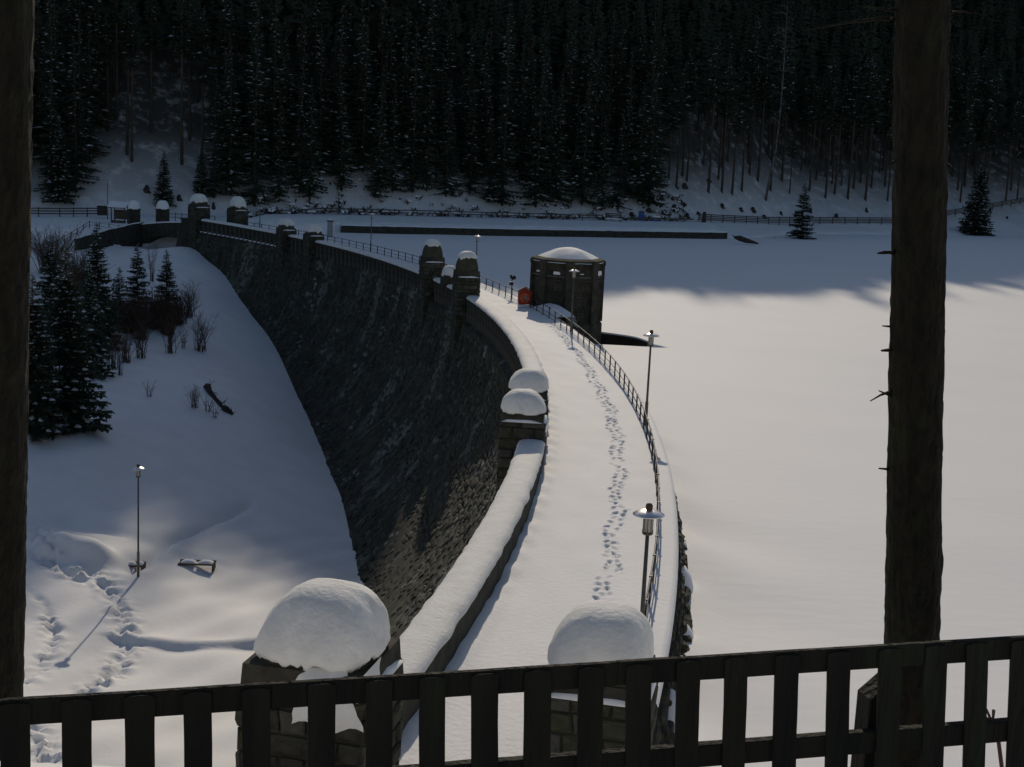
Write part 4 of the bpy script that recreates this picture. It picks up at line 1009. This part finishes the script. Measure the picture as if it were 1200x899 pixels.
for s_ in (-1, 1):
    b = MB(); b.box((0, s_*.58, 2.95), (3., 1.35, .09), rm=Matrix.Rotation(-s_*R_(33), 3, 'X')); b.build('roof', M['old_wood'], t)
    b = MB(); b.box((0, s_*.56, 3.1), (3.1, 1.4, .2), rm=Matrix.Rotation(-s_*R_(33), 3, 'X'), jit=.03); b.build('roof_snow', M['snow'], t)
q = unproj(120, 244, Y=228); t = thing('utility_box', 'dark squat box left of the snow-roofed shelter on the far bank', 'box', (q.x, q.y, -.6)); b = MB(); b.box((0, 0, .9), (1.5, 1., 1.6), jit=.03); b.build('box', M['brush'], t); b = MB(); b.box((0, 0, 1.78), (1.6, 1.1, .16), jit=.05); b.build('snow_cap', M['snow'], t)
q = unproj(387, 262, Y=222); t = thing('marker_post', 'pale concrete post with a snow cap on the shore behind the low pillar pair', 'post', (q.x, q.y, -2)); b = MB(); b.box((0, 0, 1.4), (.85, .7, 2.6)); b.build('shaft', M['concrete'], t); b = MB(); b.box((0, 0, 2.75), (1., .85, .2)); b.build('cap', M['stone'], t); b = MB(); b.box((0, 0, 2.93), (.95, .8, .2), jit=.04, top=.8); b.build('snow_cap', M['snow'], t)

# ------------------------------------------------------------------ far shore: wall, fences, furniture
b = MB(); rows = []
t = thing('shore_wall', 'long low dark stone wall along the far shore of the frozen lake', 'wall', (0, 257, LAKE))
for i in range(60):
    x = -31.7+(42.5+31.7)*i/59; y = float(np.interp(x, SHX, SHY))-.2; rows.append([(x, y-.15, LAKE-.8), (x, y, -1.35+.06*nz(x*.5, 3.)), (x, y+3.6, -1.32), (x, y+3.7, LAKE-.8)])
b.grid(rows); b.add(rows[-1], [(3, 2, 1, 0)]); rel(b.build('wall', M['stone'], None), t)
b = MB(); rows = []
for i in range(60):
    x = -31.7+(42.5+31.7)*i/59; y = float(np.interp(x, SHX, SHY))-.2; k = nz(x*.6, 9.)*.1; rows.append([(x, y+.02+k*.5, -1.33+k), (x, y+.2, -1.15+k), (x, y+2.2, -1.12), (x, y+6, -.95)])
b.grid(rows); rel(b.build('snow_cap', M['snow'], None, True), t)
def far_fence(lab, pts, hgt_, nr, postw, step, thick=.1, name='fence', first=False):
    t = thing(name, lab, 'fence', tuple(pts[0]), 0, 'fences along the far shore'); Ls = 0
    for (p, q) in zip(pts[:-1], pts[1:]):
        L = (q-p).length; n = max(1, round(L/step))
        for i in range(n): c_ = p.lerp(q, i/n); b = MB(); b.box((c_.x, c_.y, c_.z+hgt_/2-.1), (postw, postw, hgt_+.3)); rel(b.build('post', M['old_wood'], None), t)
    for k in range(nr):
        b = MB()
        for (p, q) in zip(pts[:-1], pts[1:]):
            zz = hgt_*(1-k/nr*.85)-.1; d_ = (q-p); b.box(((p.x+q.x)/2, (p.y+q.y)/2, (p.z+q.z)/2+zz), (math.hypot(d_.x, d_.y), .06, thick), rm=Matrix.Rotation(math.atan2(d_.y, d_.x), 3, 'Z') @ Matrix.Rotation(-math.atan2(d_.z, math.hypot(d_.x, d_.y)), 3, 'Y'))
        rel(b.build('rail', M['old_wood'], None), t)
    return t
def gp_(px, py, Y): q = unproj(px, py, Y=Y); return Vector((q.x, q.y, zi(q.x, q.y)))
far_fence('low two-rail wooden fence on the far shore road behind the centre of the dam', [gp_(300, 258, 248), gp_(380, 258, 256), gp_(540, 262, 268), gp_(705, 262, 280)], 1.2, 2, .16, 4.5, .2)
far_fence('slatted wooden fence on the far shore right of the benches, starting at a thick post', [gp_(818, 268, 296), gp_(900, 268, 315), gp_(960, 268, 330), gp_(1060, 268, 348), gp_(1240, 272, 392)], 1.7, 4, .2, 4.2, .22)
far_fence('low rail beside the blue bin on the far shore', [gp_(725, 268, 283), gp_(812, 268, 293)], .7, 1, .15, 3, .3)
far_fence('wooden fence on the far left bank behind the shelter', [gp_(20, 255, 222), gp_(70, 255, 226), gp_(118, 252, 232)], 1.5, 3, .15, 3, .2)
far_fence('slim two-rail fence on the slope left of the arched bridge', [gp_(60, 290, 192), gp_(105, 275, 204), gp_(150, 265, 211)], 1.1, 2, .1, 2.2, .05)
q = gp_(824, 270, 294); t = thing('gate_post', 'thick dark leaning post at the start of the slatted shore fence', 'post', tuple(q)); b = MB(); b.box((0, 0, 1.05), (1.0, .5, 2.3), jit=.05, top=.7); b.build('post', M['brush'], t)
q = gp_(718, 268, 281); t = thing('picnic_bench', 'wooden bench with backrest on the far shore left of the blue bin', 'bench', tuple(q))
for k in range(3): b = MB(); b.box((0, .4, .9+k*.32), (3.4, .08, .22)); b.build('slat', M['old_wood'], t)
for k in (-1, 1): b = MB(); b.box((k*1.5, .1, .7), (.14, .7, 1.5)); b.build('leg', M['old_wood'], t)
b = MB(); b.box((0, 0, .55), (3.3, .6, .16), jit=.03); b.build('seat_snow', M['snow'], t)
q = gp_(751, 264, 288); t = thing('waste_bin', 'tall blue bin standing on the far shore by the road', 'bin', tuple(q)); b = MB(); b.box((0, 0, .95), (1.15, .9, 1.7), jit=.02); b.build('body', M['blue'], t); b = MB(); b.box((0, 0, 1.9), (1.35, 1., .2), top=.6); b.build('lid', M['brush'], t)
q = gp_(768, 264, 290); t = thing('covered_pile', 'low blue covered pile under snow right of the blue bin', 'pile', tuple(q)); b = MB(); b.box((0, 0, .4), (2.2, 1.2, .8), jit=.1, top=.8); b.build('tarpaulin', M['blue'], t); b = MB(); b.box((0, 0, .9), (1.9, 1.2, .25), jit=.08, top=.7); b.build('snow_cap', M['snow'], t)
# dark log sticking out of the lake edge
q = ground_at(873, 284, 280) if False else unproj(873, 284, z=-2.2)
t = thing('driftwood_log', 'dark tree log poking out of the snow at the right end of the shore wall', 'log', tuple(q)); b = MB(); b.tube([(-2.2, 0, .9), (-1.2, 0, .75), (.2, 0, .35), (2.6, -.5, -.1)], [.22, .55, .5, .12], 7); b.build('log', M['brush'], t); b = MB(); b.tube([(-1.6, 0, .8), (-2.6, .2, 1.2)], [.2, .08], 5); b.build('root_stub', M['brush'], t)
# stumps and rocks showing through the snow on the far slope
b0_ = []
for i in range(3):
    r3 = random.Random(i+60); m_ = MB(); rows = []
    for a_ in range(4): rows.append([((.5-a_*.13)*math.cos(k*1.05)+r3.uniform(-.1, .1), (.5-a_*.13)*math.sin(k*1.05)+r3.uniform(-.1, .1), a_*.3-.2) for k in range(6)])
    m_.grid(rows, closed=True); m_.add(rows[-1], [tuple(range(6))]); b0_.append(m_.mesh('rock', M['brush']))
k = 0
for px, py in ((788,226),(802,212),(846,235),(868,239),(882,240),(915,243),(932,245),(818,243),(760,240),(790,236),(705,236),(720,225),(755,215),(830,205),(950,240),(980,246),(775,226),(805,246),(740,244),(895,247),(195,232),(210,226),(250,236),(172,216),(230,215),(1015,240),(1160,240),(1180,248)):
    q = ground_at(px, py+8, 300 if px > 400 else 245)
    o = obj('rock', b0_[k % 3], None, None, q); o.scale = (rnd.uniform(.9, 2.), rnd.uniform(.8, 1.4), rnd.uniform(.8, 1.6)); k += 1
    tag(o, 'small dark stump or rock poking from the snow on the far forest slope', 'rock', 'stumps and rocks on the far slope')
# snow-covered brushwood along the foot of the middle stand
b = MB(); s2 = MB(); r = random.Random(9)
for i in range(420):
    x = r.uniform(-50, 36); y = float(np.interp(x, HFX, HFY))+r.uniform(-5, 9); z = zi(x, y); s = r.uniform(.3, 1.0)
    for _ in range(7):
        q_ = r.uniform(0, 6.28); v = Vector((math.cos(q_), math.sin(q_), r.uniform(.2, 1.3)))*s*1.2; sd_ = Vector((-v.y, v.x, 0))*.35
        b.add([Vector((x, y, z-.1)), Vector((x, y, z))+v*.6+sd_, Vector((x, y, z))+v], [(0, 1, 2)])
    if r.random() < .5: s2.box((x+r.uniform(-.5, .5), y, z+s*.9), (s*r.uniform(.8, 2.), s*1.2, .25), jit=.12*s, top=.7)
o = b.build('undergrowth', M['brush'], None, False, 'stuff'); o['label'] = 'dark undergrowth along the foot of the forest slope'; o['category'] = 'undergrowth'
o = s2.build('undergrowth_snow', M['snow'], None, False, 'stuff'); o['label'] = 'patches of snow lying on the undergrowth below the forest'; o['category'] = 'snow'
